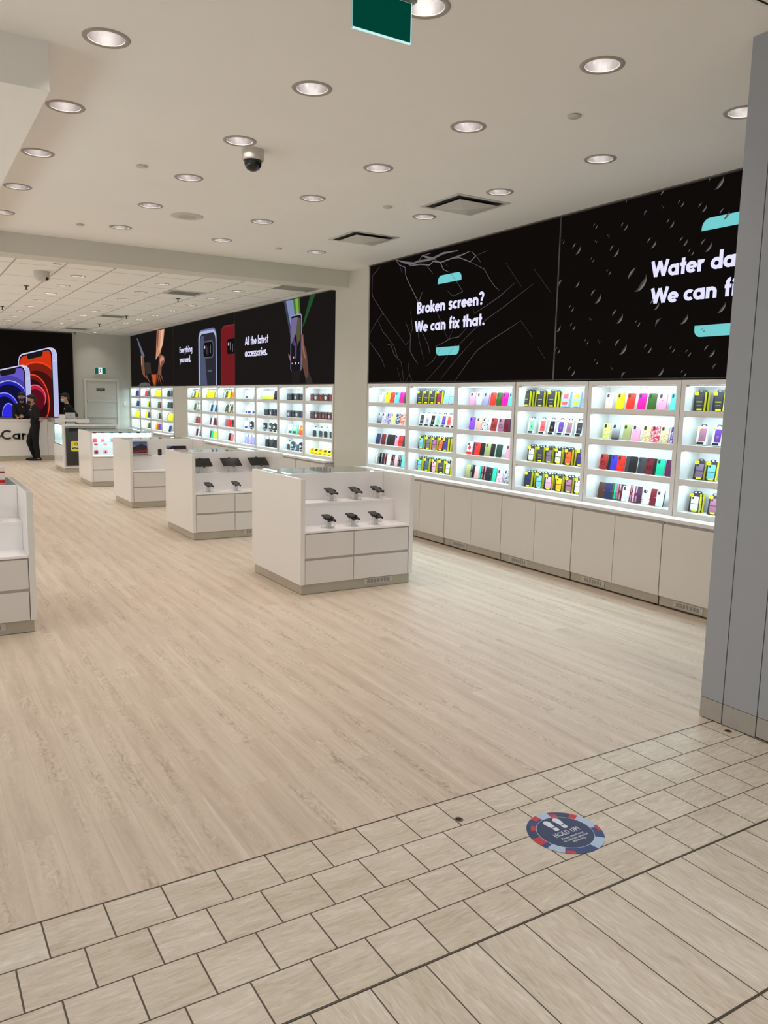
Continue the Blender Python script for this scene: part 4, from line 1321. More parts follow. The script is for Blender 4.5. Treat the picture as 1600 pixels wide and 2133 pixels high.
# ------------------------------------------------------------------ goods on the shelves
PROD = [
 (0, 0, 'case beige 9.724 0.125 1; case yellow 9.566 0.113 1; case red 9.435 0.117 1; case cyan 9.313 0.108 1; case magenta 9.195 0.109 1; case green 9.111 0.048 1'),
 (0, 1, 'gcase charcoal 9.775 0.100 1; pcase lilac 9.646 0.124 1; pcase purple 9.526 0.090 1; pcase lime 9.417 0.111 1; pcase navy 9.285 0.108 1; pcase orange 9.173 0.097 1'),
 (0, 2, 'case navy 9.794 0.128 1; case maroon 9.643 0.141 1; case black 9.508 0.097 1; case black 9.401 0.098 1; ring pink 9.305 0.081 1; ring red 9.208 0.101 1; case charcoal 9.126 0.049 1'),
 (0, 3, 'spine beige 9.830 0.047 1; spine black 9.759 0.054 1; spine charcoal 9.688 0.056 1; spine maroon 9.597 0.059 1; wallet white 9.506 0.097 1; spine maroon 9.430 0.035 1; spine black 9.381 0.038 1; wallet rose 9.313 0.078 1; spine black 9.244 0.034 1; spine charcoal 9.198 0.034 1; wallet cyan 9.132 0.073 1'),
 (1, 0, 'box black 8.751 0.116 2; box charcoal 8.606 0.113 2; box black 8.464 0.116 2; box berry 8.317 0.103 2; cpack blue 8.162 0.108 1; cpack sky 8.049 0.088 1'),
 (1, 1, 'wpack charcoal 8.704 0.107 1; wpack lilac 8.579 0.105 1; wpack black 8.459 0.095 1; wpack mint 8.336 0.098 1; wpack purple 8.220 0.091 1; wpack coral 8.104 0.089 1; wpack white 8.015 0.048 1'),
 (1, 2, 'box aqua 8.696 0.113 2; box purplegrey 8.543 0.102 2; box mauve 8.398 0.094 2; box orange 8.267 0.087 1; box indigo 8.152 0.106 3'),
 (1, 3, 'box aqua 8.720 0.106 3; box slate 8.558 0.106 3; box pink 8.392 0.100 3; box black 8.233 0.100 2; box white 8.088 0.095 2'),
 (2, 0, 'case pink 7.616 0.121 1; case grey 7.487 0.114 1; case lavender 7.363 0.111 1; case red 7.244 0.105 1; case green 7.134 0.098 1; case magenta 7.030 0.101 1; case cyan 6.937 0.056 1'),
 (2, 1, 'case violet 7.620 0.103 1; case peach 7.487 0.094 1; pcase white 7.371 0.106 1; ring brick 7.210 0.105 1; ring mauve 7.085 0.090 1; ring maroon 6.995 0.069 1; case plum 6.932 0.041 1'),
 (2, 2, 'leaf white 7.650 0.105 1; case plum 7.573 0.035 1; case red 7.502 0.093 1; case black 7.415 0.064 1; case olive 7.307 0.094 1; case black 7.221 0.055 1; case pine 7.096 0.107 1; case pink 6.948 0.054 1'),
 (2, 3, 'wallet olive 7.669 0.082 1; spine black 7.599 0.040 1; wallet rose 7.498 0.081 1; spine teal 7.438 0.030 1; spine maroon 7.388 0.041 1; spine plum 7.342 0.034 1; wallet black 7.264 0.107 1; wallet teal 7.176 0.053 1; pcase pink 7.069 0.090 1; pcase grey 6.958 0.070 1'),
 (3, 0, 'box black 6.668 0.108 3; box charcoal 6.454 0.093 2; box black 6.282 0.094 3; cpack red 6.063 0.120 1; cpack yellow 5.894 0.148 1'),
 (3, 1, 'wpack mint 6.562 0.122 1; wpack coral 6.399 0.105 1; wpack black 6.251 0.115 1; wpack purple 6.131 0.092 1; wpack mauve 6.004 0.103 1; wpack charcoal 5.865 0.096 1'),
 (3, 2, 'box white 6.550 0.107 2; box charcoal 6.407 0.113 2; box purplegrey 6.269 0.112 2; box cream 6.133 0.107 3; box orange 5.985 0.109 2; box indigo 5.844 0.062 1'),
 (3, 3, 'box navy 6.576 0.119 3; box aqua 6.406 0.109 3; box pink 6.259 0.112 3; box amber 6.103 0.109 2; box mauve 5.965 0.094 2; box white 5.852 0.062 1'),
 (4, 0, 'case nude 5.476 0.093 1; case yellow 5.338 0.090 1; case red 5.211 0.096 1; case magenta 5.083 0.088 1; case green 4.970 0.083 1; case pink 4.850 0.087 1; case cyan 4.733 0.056 1'),
 (4, 1, 'pcase lime 5.486 0.096 1; gcase charcoal 5.363 0.114 1; case olive 5.233 0.096 1; case pink 5.123 0.098 1; pcase gold 5.004 0.091 1; pcase crimson 4.904 0.087 1; pcase cream 4.801 0.091 1; pcase purple 4.717 0.037 1'),
 (4, 2, 'ring brick 5.506 0.092 1; case black 5.437 0.032 1; case blue 5.376 0.073 1; pcase red 5.286 0.089 1; case charcoal 5.213 0.037 1; case black 5.136 0.096 1; case charcoal 5.042 0.073 1; ring maroon 4.951 0.076 1; case black 4.893 0.028 1; case teal 4.824 0.085 1; case plum 4.738 0.056 1'),
 (4, 3, 'wallet brown 5.514 0.078 1; wallet navy 5.425 0.082 1; spine green 5.365 0.018 1; spine teal 5.340 0.019 1; spine mauve 5.312 0.023 1; spine maroon 5.280 0.028 1; pcase silver 5.207 0.080 1; spine maroon 5.142 0.023 1; spine pink 5.112 0.020 1; spine plum 5.081 0.026 1; pcase marble 4.964 0.083 1; wallet maroon 4.883 0.060 1; ccase clear 4.800 0.087 1'),
 (5, 0, 'box black 4.460 0.097 2; box charcoal 4.277 0.093 2'),
 (5, 1, 'wpack mauve 4.409 0.104 1; wpack purple 4.265 0.083 1'),
 (5, 2, 'box purplegrey 4.414 0.098 1; box aqua 4.294 0.102 1'),
 (5, 3, 'box white 4.436 0.095 2; box mauve 4.253 0.085 1'),
 (6, 0, 'dbox brown 11.984 0.172 1; dbox maroon 11.792 0.184 1; dbox brown 11.612 0.141 1; dbox maroon 11.436 0.185 1; dbox brown 11.290 0.080 1'),
 (6, 1, 'dbox brown 11.938 0.166 1; dbox maroon 11.785 0.107 1; dbox brown 11.652 0.129 1; dbox maroon 11.531 0.081 1; dbox brown 11.434 0.083 1; dbox maroon 11.315 0.125 1'),
 (6, 2, 'tpack black 11.819 0.190 1; tpack charcoal 11.616 0.156 1; tpack black 11.427 0.177 1; tpack charcoal 11.275 0.071 1'),
 (6, 3, 'ypack yellow 11.914 0.132 1; ypack black 11.766 0.131 1; ypack orange 11.608 0.152 1; ypack charcoal 11.448 0.130 1; ypack lime 11.299 0.122 1'),
 (7, 0, 'dbox black 12.810 0.252 1; dbox charcoal 12.545 0.235 1; dbox black 12.359 0.098 1'),
 (7, 1, 'dbox charcoal 12.848 0.208 1; dbox black 12.680 0.100 1; dbox charcoal 12.513 0.204 1; dbox black 12.352 0.092 1'),
 (7, 2, 'card white 12.819 0.147 1; card mint 12.599 0.238 1; card orange 12.360 0.118 1'),
 (7, 3, 'tpack black 12.867 0.137 1; hpack charcoal 12.701 0.119 1; dbox slate 12.549 0.145 1; hpack black 12.360 0.112 1'),
 (8, 0, 'gpack lime 13.969 0.142 1; gpack yellow 13.813 0.134 1; gpack lime 13.627 0.136 1; spine black 13.505 0.054 1'),
 (8, 1, 'dbox black 13.856 0.196 1; dbox charcoal 13.647 0.167 1; dbox black 13.467 0.159 1'),
 (8, 2, 'hpack black 13.873 0.256 1; hpack charcoal 13.641 0.167 1; hpack black 13.462 0.152 1'),
 (8, 3, 'tall black 13.819 0.148 1; tall charcoal 13.623 0.167 1; tall black 13.455 0.140 1'),
 (9, 0, 'card white 14.829 0.179 1; card silver 14.582 0.237 1'),
 (9, 1, 'card white 14.864 0.114 1; card blue 14.687 0.224 1; card slate 14.512 0.104 1'),
 (9, 2, 'card blue 14.839 0.257 1; hpack black 14.558 0.205 1'),
 (9, 3, 'tall lavender 14.849 0.129 1; tall lilac 14.675 0.121 1; tall lavender 14.518 0.110 1'),
 (10, 0, 'box grey 16.094 0.123 1; box charcoal 15.962 0.115 1; ybox yellow 15.819 0.126 1; spine black 15.721 0.047 1; ybox orange 15.609 0.139 1'),
 (10, 1, 'box charcoal 15.960 0.144 1; box grey 15.815 0.114 1; box charcoal 15.688 0.109 1; box grey 15.574 0.089 1'),
 (10, 2, 'spine mauve 16.018 0.139 1; spine red 15.831 0.146 1; spine charcoal 15.670 0.087 1; spine maroon 15.570 0.071 1'),
 (10, 3, 'spine black 15.828 0.111 1; case coral 15.675 0.150 1'),
 (11, 0, 'box charcoal 17.269 0.120 1; ybox yellow 17.134 0.115 1; ybox amber 16.995 0.120 1; ybox yellow 16.818 0.184 1; box grey 16.636 0.096 1'),
 (11, 1, 'case white 17.009 0.060 1; case navy 16.898 0.120 1; case sky 16.758 0.118 1; case navy 16.637 0.082 1'),
 (11, 2, 'case pink 17.075 0.054 1; spine charcoal 17.011 0.046 1; wallet white 16.876 0.081 1; spine maroon 16.756 0.097 1; spine plum 16.631 0.069 1'),
 (11, 3, 'spine charcoal 17.014 0.071 1; spine teal 16.904 0.099 1; spine lime 16.764 0.098 1'),
 (12, 0, 'box grey 18.186 0.119 1; box charcoal 18.048 0.110 1; ybox yellow 17.910 0.128 1; spine brown 17.789 0.061 1; ybox amber 17.702 0.076 1'),
 (12, 1, 'box charcoal 18.048 0.102 1; box grey 17.916 0.116 1; box white 17.747 0.145 1'),
 (12, 2, 'spine beige 18.082 0.098 1; spine maroon 17.962 0.094 1; spine brick 17.816 0.146 1'),
 (12, 3, 'case pink 18.064 0.079 1; spine black 17.975 0.059 1; case white 17.813 0.073 1; spine black 17.715 0.076 1'),
 (13, 0, 'spine black 20.204 0.104 1; spine charcoal 19.972 0.074 1'),
 (13, 1, 'spine charcoal 20.219 0.075 1; spine black 19.955 0.085 1'),
 (13, 2, 'box grey 20.246 0.116 1; ybox yellow 20.076 0.166 1; ybox lime 19.891 0.158 1'),
 (13, 3, 'wallet cream 20.246 0.151 1; wallet navy 19.987 0.296 1'),
 (14, 0, 'ybox yellow 21.395 0.191 1; ybox lime 21.167 0.188 1; ybox yellow 20.953 0.178 1'),
 (14, 1, 'spine white 21.209 0.094 1; spine green 21.081 0.087 1; spine maroon 20.939 0.111 1'),
 (14, 2, 'spine cream 21.158 0.113 1; spine green 21.018 0.093 1; spine brown 20.903 0.086 1'),
 (14, 3, 'spine charcoal 21.483 0.077 1; spine yellow 21.374 0.089 1; spine orange 21.253 0.101 1; spine plum 21.096 0.087 1; spine purple 20.957 0.142 1'),
 (15, 0, 'spine crimson 22.331 0.117 1; spine green 22.092 0.074 1; spine charcoal 21.982 0.094 1'),
 (15, 1, 'spine yellow 22.092 0.094 1; spine navy 21.968 0.100 1'),
 (15, 2, 'ybox lime 22.282 0.171 1; spine charcoal 22.045 0.208 1'),
 (15, 3, 'spine yellow 22.202 0.102 1; spine charcoal 22.036 0.175 1'),
 (16, 0, 'spine black 23.299 0.185 1; spine purple 23.076 0.174 1'),
 (16, 1, 'spine navy 23.197 0.249 1'),
 (16, 2, 'ybox yellow 23.385 0.194 1; ybox lime 23.149 0.219 1'),
 (16, 3, 'spine cream 23.127 0.095 1'),]
NEAR_ROWS = ['top shelf', 'second shelf', 'third shelf', 'bottom shelf']
M_byel = mat('carton_yellow', srgb(236, 226, 20), 0.4)
M_bblk = mat('carton_black', srgb(30, 30, 32), 0.4)
M_wht = mat('carton_white', srgb(232, 240, 240), 0.35)
M_cblue = mat('carton_pale_blue', srgb(176, 208, 236), 0.3)
M_page = mat('folio_lining', srgb(150, 140, 138), 0.6)


def plate(mb, pts, x0, x1, m, ms=None):
    """outline in (y, z) seen from the shop, between depths x0 and x1"""
    return mb.prism([(x0, y, z) for y, z in pts], (x1 - x0, 0, 0), m, ms)


CACHE = {}
NOUN = {'case': ('phone_case', 'phone case'), 'gcase': ('phone_case', 'gradient case'), 'pcase': ('phone_case', 'patterned case'), 'ring': ('phone_case', 'ring-grip case'), 'leaf': ('phone_case', 'leaf-print case'),
        'ccase': ('phone_case', 'see-through case'), 'box': ('boxed_phone_case', 'boxed case'), 'ybox': ('boxed_phone_case', 'yellow-spined box'), 'wpack': ('boxed_phone_case', 'white-boxed case'), 'cpack': ('boxed_phone_case', 'clear-packed case'),
        'wallet': ('folio_phone_case', 'folio case'), 'spine': ('folio_phone_case', 'edge-on folio'), 'dbox': ('accessory_box', 'dark box'), 'tpack': ('accessory_pack', 'see-through pack'), 'hpack': ('accessory_pack', 'hook pack'),
        'ypack': ('accessory_pack', 'squat pack'), 'gpack': ('accessory_pack', 'half-clear pack'), 'tall': ('accessory_tube', 'upright tube'), 'card': ('accessory_pack', 'card pack')}
CASEH = 0.150


def proto_of(kind, c, near):
    """root mesh plus (part name, mesh) list; front face at x=0 looking to -x, standing on z=0, width along y"""
    key = (kind, c, near)
    if key in CACHE:
        return CACHE[key]
    m = cm(c)
    mb, parts, W, D = MB(), [], 0.08, 0.012
    if kind in ('case', 'gcase', 'pcase', 'ring', 'leaf', 'ccase'):
        W, D = 0.079, 0.012
        if kind == 'pcase':
            spot = {'gold': 'white', 'crimson': 'white', 'silver': 'white', 'marble': 'charcoal', 'red': 'black', 'pink': 'white', 'white': 'navy', 'navy': 'white', 'cream': 'gold', 'lime': 'white', 'grey': 'black', 'orange': 'white', 'lilac': 'white', 'purple': 'white'}[c]
            m = pattern('product_pattern_' + c, C[c], C[spot], 60 if c != 'marble' else 30, 0.54 if c not in ('marble', 'red') else 0.60)
        elif kind == 'gcase':
            m = gradient('product_gradient_' + c, C[c], C['grey'], 0.0, CASEH)
        elif kind == 'ccase':
            m = cm('clear', 0.1)
        plate(mb, rrect(-W / 2, 0, W / 2, CASEH, 0.012), 0, D, m)
        if kind == 'ccase':
            plate(mb, rrect(-W / 2, 0, -W / 2 + 0.008, CASEH, 0.003), -0.0012, 0, M_bblk)
        if near:
            p = MB(); plate(p, rrect(0.008, CASEH - 0.042, 0.031, CASEH - 0.009, 0.006), -0.001, 0.0005, M_bblk)
            parts.append(('camera_cutout', p.mesh('camera_cutout')))
            if kind == 'ring':
                p = MB()
                o, i = disc(0, 0.06, 0.021, n=18), disc(0, 0.06, 0.017, n=18)
                for q in range(18):
                    plate(p, [o[q], o[(q + 1) % 18], i[(q + 1) % 18], i[q]], -0.003, 0, M_bblk if c != 'pink' else M_alu)
                parts.append(('grip_ring', p.mesh('grip_ring')))
            elif kind == 'leaf':
                p = MB()
                lf = [(0, .115), (.008, .1), (.018, .104), (.014, .088), (.027, .082), (.018, .07), (.02, .06), (.004, .064), (.003, .045), (-.003, .045), (-.004, .064), (-.02, .06), (-.018, .07), (-.027, .082), (-.014, .088), (-.018, .104), (-.008, .1)]
                plate(p, lf, -0.001, 0.0005, cm('red'))
                plate(p, rrect(-W / 2, 0, W / 2, 0.03, 0.008), -0.0008, 0.0005, cm('red'))
                parts.append(('leaf_print', p.mesh('leaf_print')))
            elif c in ('nude', 'green', 'pink', 'grey') and kind == 'case':
                p = MB(); plate(p, disc(0, 0.085, 0.005, n=10), -0.0008, 0.0005, mat('logo_grey', srgb(120, 112, 112), 0.3))
                parts.append(('round_logo', p.mesh('round_logo')))
    elif kind in ('box', 'ybox', 'wpack', 'cpack'):
        W, H, D = 0.090, 0.162, 0.031
        fm, sm, tm = {'box': (M_bblk, M_byel, M_bblk), 'ybox': (M_byel if c != 'orange' else cm(c), M_byel, M_bblk), 'wpack': (M_wht, M_wht, M_wht), 'cpack': (M_cblue, M_cblue, M_wht)}[kind]
        mb.box((0, -W / 2, 0), (D, W / 2, H), [fm, tm, sm, sm if kind != 'box' else M_bblk, M_bblk if kind == 'box' else sm, fm])
        tabm = M_bblk if kind != 'cpack' else M_wht
        tab = rrect(-0.026, H, 0.026, H + 0.020, 0.016, 'cd')
        wind = cm(c, 0.25)
        if kind == 'ybox':
            wind = cm('charcoal')
        def win(q):
            if kind == 'wpack':
                plate(q, rrect(-0.036, 0.030, 0.026, 0.142, 0.008), -0.0008, 0.0005, wind)
                plate(q, disc(-0.004, 0.075, 0.013, n=14), -0.0014, 0.0005, mat('logo_grey', (.2, .2, .2)) if c != 'coral' else cm('red'))
            elif kind == 'cpack':
                plate(q, rrect(-0.030, 0.02, 0.034, 0.140, 0.010), -0.0008, 0.0005, cm('coral') if c == 'red' else (cm('lime') if c == 'yellow' else cm('sky')))
                plate(q, [(-0.042, 0.052), (0.044, 0.052), (0.044, 0.084), (-0.042, 0.084)], -0.0014, 0.0005, cm('sky'))
                plate(q, [(-0.030, 0.09), (0.03, 0.09), (0.03, 0.094), (-0.03, 0.094)], -0.0014, 0.0005, cm('blue'))
            elif kind == 'box' and c in ('black', 'charcoal'):
                plate(q, rrect(-0.034, 0.030, 0.032, 0.140, 0.008), -0.0008, 0.0005, mat('window_slate', srgb(54, 56, 62), 0.3))
                plate(q, [(-0.026, 0.070), (0.024, 0.070), (0.024, 0.080), (-0.026, 0.080)], -0.0014, 0.0005, mat('print_yellow_dim', srgb(170, 162, 40), 0.5))
                plate(q, [(-0.020, 0.044), (0.018, 0.044), (0.018, 0.049), (-0.020, 0.049)], -0.0014, 0.0005, M_grey)
            else:
                plate(q, rrect(-0.036, 0.014, 0.030, 0.136, 0.008), -0.0008, 0.0005, wind)
                plate(q, [(-0.034, 0.071), (0.028, 0.071), (0.028, 0.076), (-0.034, 0.076)], -0.0014, 0.0005, M_bblk)
                plate(q, rrect(0.006, 0.112, 0.022, 0.132, 0.005), -0.0014, 0.0005, M_bblk)
        def lab(q):
            ym = M_byel if kind != 'cpack' else cm('sky')
            if kind == 'wpack':
                plate(q, rrect(0.020, 0.136, 0.042, 0.150, 0.004), -0.0016, 0.0005, ym)
                plate(q, rrect(-0.024, 0.004, 0.036, 0.024, 0.004), -0.0012, 0.0005, M_bblk)
            else:
                plate(q, rrect(0.010, 0.132, 0.045, 0.159, 0.006), -0.0018, 0.0005, ym)
                plate(q, rrect(0.016, 0.142, 0.038, 0.149, 0.003), -0.0024, 0.0005, mat('print_olive', srgb(120, 116, 10), 0.5))
                plate(q, rrect(-0.030, 0.003, 0.016, 0.018, 0.003), -0.0018, 0.0005, ym)
        def tb(q):
            plate(q, tab, D * 0.4, D * 0.4 + 0.002, tabm)
            plate(q, rrect(-0.010, H + 0.005, 0.010, H + 0.012, 0.003), D * 0.4 - 0.0008, D * 0.4, M_wht)
        if near:
            for nm, fn in (('window', win), ('label', lab), ('hang_tab', tb)):
                q = MB(); fn(q); parts.append((nm, q.mesh(nm)))
        else:
            if kind != 'ybox':
                win(mb)
            lab(mb); tb(mb)
    elif kind == 'wallet':
        W, H, D = 0.082, 0.155, 0.020
        plate(mb, rrect(-W / 2, 0, W / 2, H, 0.006), 0, 0.004, m)
        mb.box((0.004, -W / 2 + 0.004, 0.003), (D - 0.004, W / 2 - 0.002, H - 0.003), M_page)
        plate(mb, rrect(-W / 2, 0, W / 2, H, 0.006), D - 0.004, D, m)
        def clasp(q):
            q.box((-0.002, -W / 2 - 0.003, 0.066), (D + 0.001, -W / 2 + 0.020, 0.088), m)
            plate(q, disc(-W / 2 + 0.012, 0.077, 0.005, n=10), -0.003, -0.002, M_alu)
        if near:
            q = MB(); clasp(q); parts.append(('clasp', q.mesh('clasp')))
        else:
            clasp(mb)
    elif kind == 'spine':
        W, H, D = 0.026, 0.152, 0.076
        lg = M_page if c in ('black', 'charcoal', 'maroon', 'plum', 'brown', 'crimson', 'brick') else m
        mb.box((0, -W / 2, 0), (D, -W / 2 + 0.005, H), m).box((0, W / 2 - 0.005, 0), (D, W / 2, H), m)
        mb.box((0.003, -W / 2 + 0.005, 0.003), (D - 0.002, W / 2 - 0.005, H - 0.003), lg)
        def clasp(q):
            q.box((-0.003, -W / 2 - 0.001, 0.066), (0.02, W / 2 + 0.001, 0.088), m)
        if near:
            q = MB(); clasp(q); parts.append(('clasp', q.mesh('clasp')))
        else:
            clasp(mb)
    elif kind == 'dbox':
        W, H, D = 0.13, 0.116, 0.075
        if c in ('maroon', 'brown'):
            m = mat('carton_' + ('oxblood' if c == 'maroon' else 'umber'), srgb(*((70, 34, 36) if c == 'maroon' else (52, 38, 38))), 0.35)
        mb.box((0, -W / 2, 0), (D, W / 2, H), m)
        pm = {'brown': 'orange', 'maroon': 'silver', 'black': 'slate', 'charcoal': 'grey', 'slate': 'grey'}[c]
        plate(mb, disc(W * 0.12, H * 0.42, W * 0.20, H * 0.26, n=12), -0.001, 0.0005, cm(pm) if c != 'brown' else cm('brick'))
        plate(mb, rrect(-W * 0.42, H * 0.12, -W * 0.1, H * 0.5, 0.006), -0.001, 0.0005, cm('maroon' if c in ('brown', 'maroon') else 'charcoal'))
        plate(mb, [(-W * 0.3, H * 0.84), (W * 0.4, H * 0.84), (W * 0.4, H * 0.9), (-W * 0.3, H * 0.9)], -0.001, 0.0005, M_grey)
    elif kind == 'tpack':
        W, H, D = 0.11, 0.150, 0.05
        mb.box((0, -W / 2, 0), (D, W / 2, H), cm('clear', 0.1))
        plate(mb, rrect(-W * 0.42, 0.012, W * 0.36, 0.110, 0.022), -0.004, 0.0005, m)
        mb.tube([(D / 2, 0.01, H), (D / 2, 0.012, H + 0.026), (D / 2, -0.02, H + 0.020)], 0.005, M_bblk, 6)
        mb.box((-0.001, -W / 2, 0), (D, W / 2, 0.006), cm('slate'))
    elif kind == 'hpack':
        W, H, D = 0.11, 0.150, 0.03
        plate(mb, rrect(-W / 2, 0.04, W / 2, H, 0.008), 0.0, D * 0.6, m)
        plate(mb, rrect(-W * 0.45, 0.0, W * 0.40, 0.042, 0.004), 0.0, D, M_wht)
        plate(mb, rrect(-W * 0.36, 0.006, W * 0.28, 0.034, 0.004), -0.001, 0.0005, m)
        plate(mb, disc(0.012, 0.09, 0.018, n=12), -0.001, 0.0005, M_wht)
        plate(mb, rrect(0.034, 0.06, 0.046, 0.12, 0.003), -0.001, 0.0005, M_wht)
        plate(mb, rrect(-0.03, H - 0.002, 0.026, H + 0.014, 0.008, 'cd'), 0.004, 0.007, m)
    elif kind == 'ypack':
        W, H, D = 0.115, 0.090, 0.04
        ym = mat('pack_yellow', srgb(244, 226, 24), 0.35)
        plate(mb, rrect(-W / 2, 0, W / 2, H, 0.034), 0, D, ym)
        plate(mb, [(W * 0.34, H * 0.55), (W * 0.2, H * 0.95), (-W * 0.25, H * 0.95), (-W * 0.1, H * 0.5), (W * 0.1, H * 0.62)], -0.001, 0.0005, m if c not in ('yellow', 'lime') else cm('orange' if c == 'yellow' else 'black'))
        plate(mb, rrect(-W * 0.05, H * 0.12, W * 0.25, H * 0.24, 0.003), -0.001, 0.0005, cm('charcoal'))
    elif kind == 'gpack':
        W, H, D = 0.115, 0.155, 0.035
        mb.box((0, -W / 2, 0.045), (D, W / 2, H), cm('clear', 0.1))
        mb.box((-0.001, -W / 2 - 0.001, 0), (D + 0.001, W / 2 + 0.001, 0.05), cm('lime'))
        for q in range(3):
            mb.box((-0.001, -0.04 + q * 0.03, 0.05), (0.0, -0.036 + q * 0.03, H - 0.01), M_grey)
    elif kind == 'tall':
        W, H, D = 0.085, 0.185, 0.05
        plate(mb, rrect(-W / 2, 0, W / 2, H * 0.78, 0.016), 0, D, m)
        plate(mb, rrect(-W * 0.36, H * 0.78, W * 0.36, H, 0.012), 0.01, D - 0.01, cm('grey'))
        plate(mb, rrect(-W * 0.3, H * 0.1, W * 0.2, H * 0.3, 0.01), -0.001, 0.0005, cm('charcoal' if c in ('black', 'charcoal') else 'silver'))
    else:
        W, H, D = 0.12, 0.165, 0.022
        plate(mb, rrect(-W / 2, 0, W / 2, H, 0.008), 0, D, cm('white') if c not in ('orange', 'mint') else m)
        plate(mb, rrect(-W * 0.34, H * 0.08, W * 0.3, H * 0.34, 0.008), -0.001, 0.0005, cm('slate') if c in ('white', 'mint') else m)
        plate(mb, rrect(-W * 0.2, H * 0.5, W * 0.26, H * 0.8, 0.012), -0.001, 0.0005, cm('silver') if c != 'orange' else cm('amber'))
    me = mb.mesh(NOUN[kind][0])
    for q in [me] + [p[1] for p in parts]:
        bm = bmesh.new(); bm.from_mesh(q)
        bmesh.ops.recalc_face_normals(bm, faces=bm.faces)
        bm.to_mesh(q); bm.free()
    CACHE[key] = (me, parts, W, D)
    return CACHE[key]


def place_product(kind, c, x, y, z, label, group, near, wid, lean, yaw):
    me, parts, W_, D = proto_of(kind, c, near)
    o = bpy.data.objects.new(NOUN[kind][0], me)
    COL.objects.link(o)
    for nm, pm in parts:
        p = bpy.data.objects.new(nm, pm)
        COL.objects.link(p)
        p.parent = o
    o.location = (x, y, z + D * math.sin(lean) + 0.0004)
    o.rotation_euler = (0, lean, yaw)
    o.scale = (1, wid / W_, 1)
    tag(o, label, {'boxed_phone_case': 'boxed phone case', 'folio_phone_case': 'folio case', 'accessory_box': 'accessory box', 'accessory_pack': 'accessory pack', 'accessory_tube': 'accessory tube'}.get(NOUN[kind][0], 'phone case'), group)
    return o


for b, r, s in PROD:
    near = b < 6
    prev = None
    say = lambda q: WORDS.get(q, q)
    bay = BAYNAME[b].replace('the wide pier', 'pier').replace('the narrow pier', 'narrow pier')
    y1, y0 = ALL_BAYS[b]
    items = [q.split() for q in s.split('; ')]
    used = set()
    lim_prev = 99
    for i, (kind, c, yc, w, n) in enumerate(items):
        yc, w, n = float(yc), float(w), int(n)
        _, _, Wn, D = proto_of(kind, c, near)
        yl = yc + w / 2
        # next item's far edge bounds this one
        nxt = float(items[i + 1][2]) + float(items[i + 1][3]) / 2 if i + 1 < len(items) else None
        wid = min(max(w, Wn * 0.9 if nxt is None else 0.0), Wn * {'dbox': 1.5, 'tpack': 1.4, 'ypack': 1.2, 'card': 1.2}.get(kind, 1.03))
        if nxt is not None:
            wid = min(wid, yl - nxt - 0.001)
        wid = max(wid, 0.016)
        yc = yl - wid / 2
        if yc - wid / 2 < y0 + 0.004:
            yc = y0 + 0.004 + wid / 2
        col = say(c)
        noun = NOUN[kind][1]
        end = 'at far end' if prev is None else 'entrance side of ' + say(prev)
        label = '%s %s, %s, %s, %s' % (col, noun, end, NEAR_ROWS[r], bay)
        if label in LABELS:
            label = '%s %s, %s along, %s, %s' % (col, noun, ORD[i], NEAR_ROWS[r], bay)
        grp = 'goods on the wall shelves, ' + NEAR_ROWS[r]
        lean = {'spine': 0.16, 'dbox': 0.0, 'tpack': 0.0, 'ypack': 0.08, 'tall': 0.05, 'hpack': 0.05}.get(kind, 0.20)
        yaw = 0.0 if kind in ('dbox', 'tpack') else 0.16
        if not near and kind not in ('dbox', 'tpack'):
            yaw = 0.25
        z = SHELF_Z[r] + (0.0 if r < 3 else 0.0)
        for k in range(n):
            lb = label if k == 0 else '%s %s queued %s, %s, %s, %s' % (col, noun, ('second', 'third', 'fourth')[k - 1], ('after ' + say(prev)) if prev else 'at far end', NEAR_ROWS[r], bay)
            if lb in LABELS:
                lb = '%s %s queued %s, %s along, %s, %s' % (col, noun, ('second', 'third')[k - 1], ORD[i], NEAR_ROWS[r], bay)
            # the copies of a queue step back and a little towards the entrance
            place_product(kind, c, 5.868 + k * 0.036, yc - k * 0.006, z, lb, grp, near, wid, lean if n == 1 else 0.10, yaw)
        prev = c

# ------------------------------------------------------------------ display kiosks
KW, KD, KH = 1.19, 1.13, 1.045
M_inner_lit = mat('kiosk_inner_lit_white', srgb(250, 246, 246), 0.35, spec=0.4)  # drawer white made paler, the light falling inside put into the colour
M_draw = mat('kiosk_drawer_white', srgb(226, 220, 216), 0.28, spec=0.4)


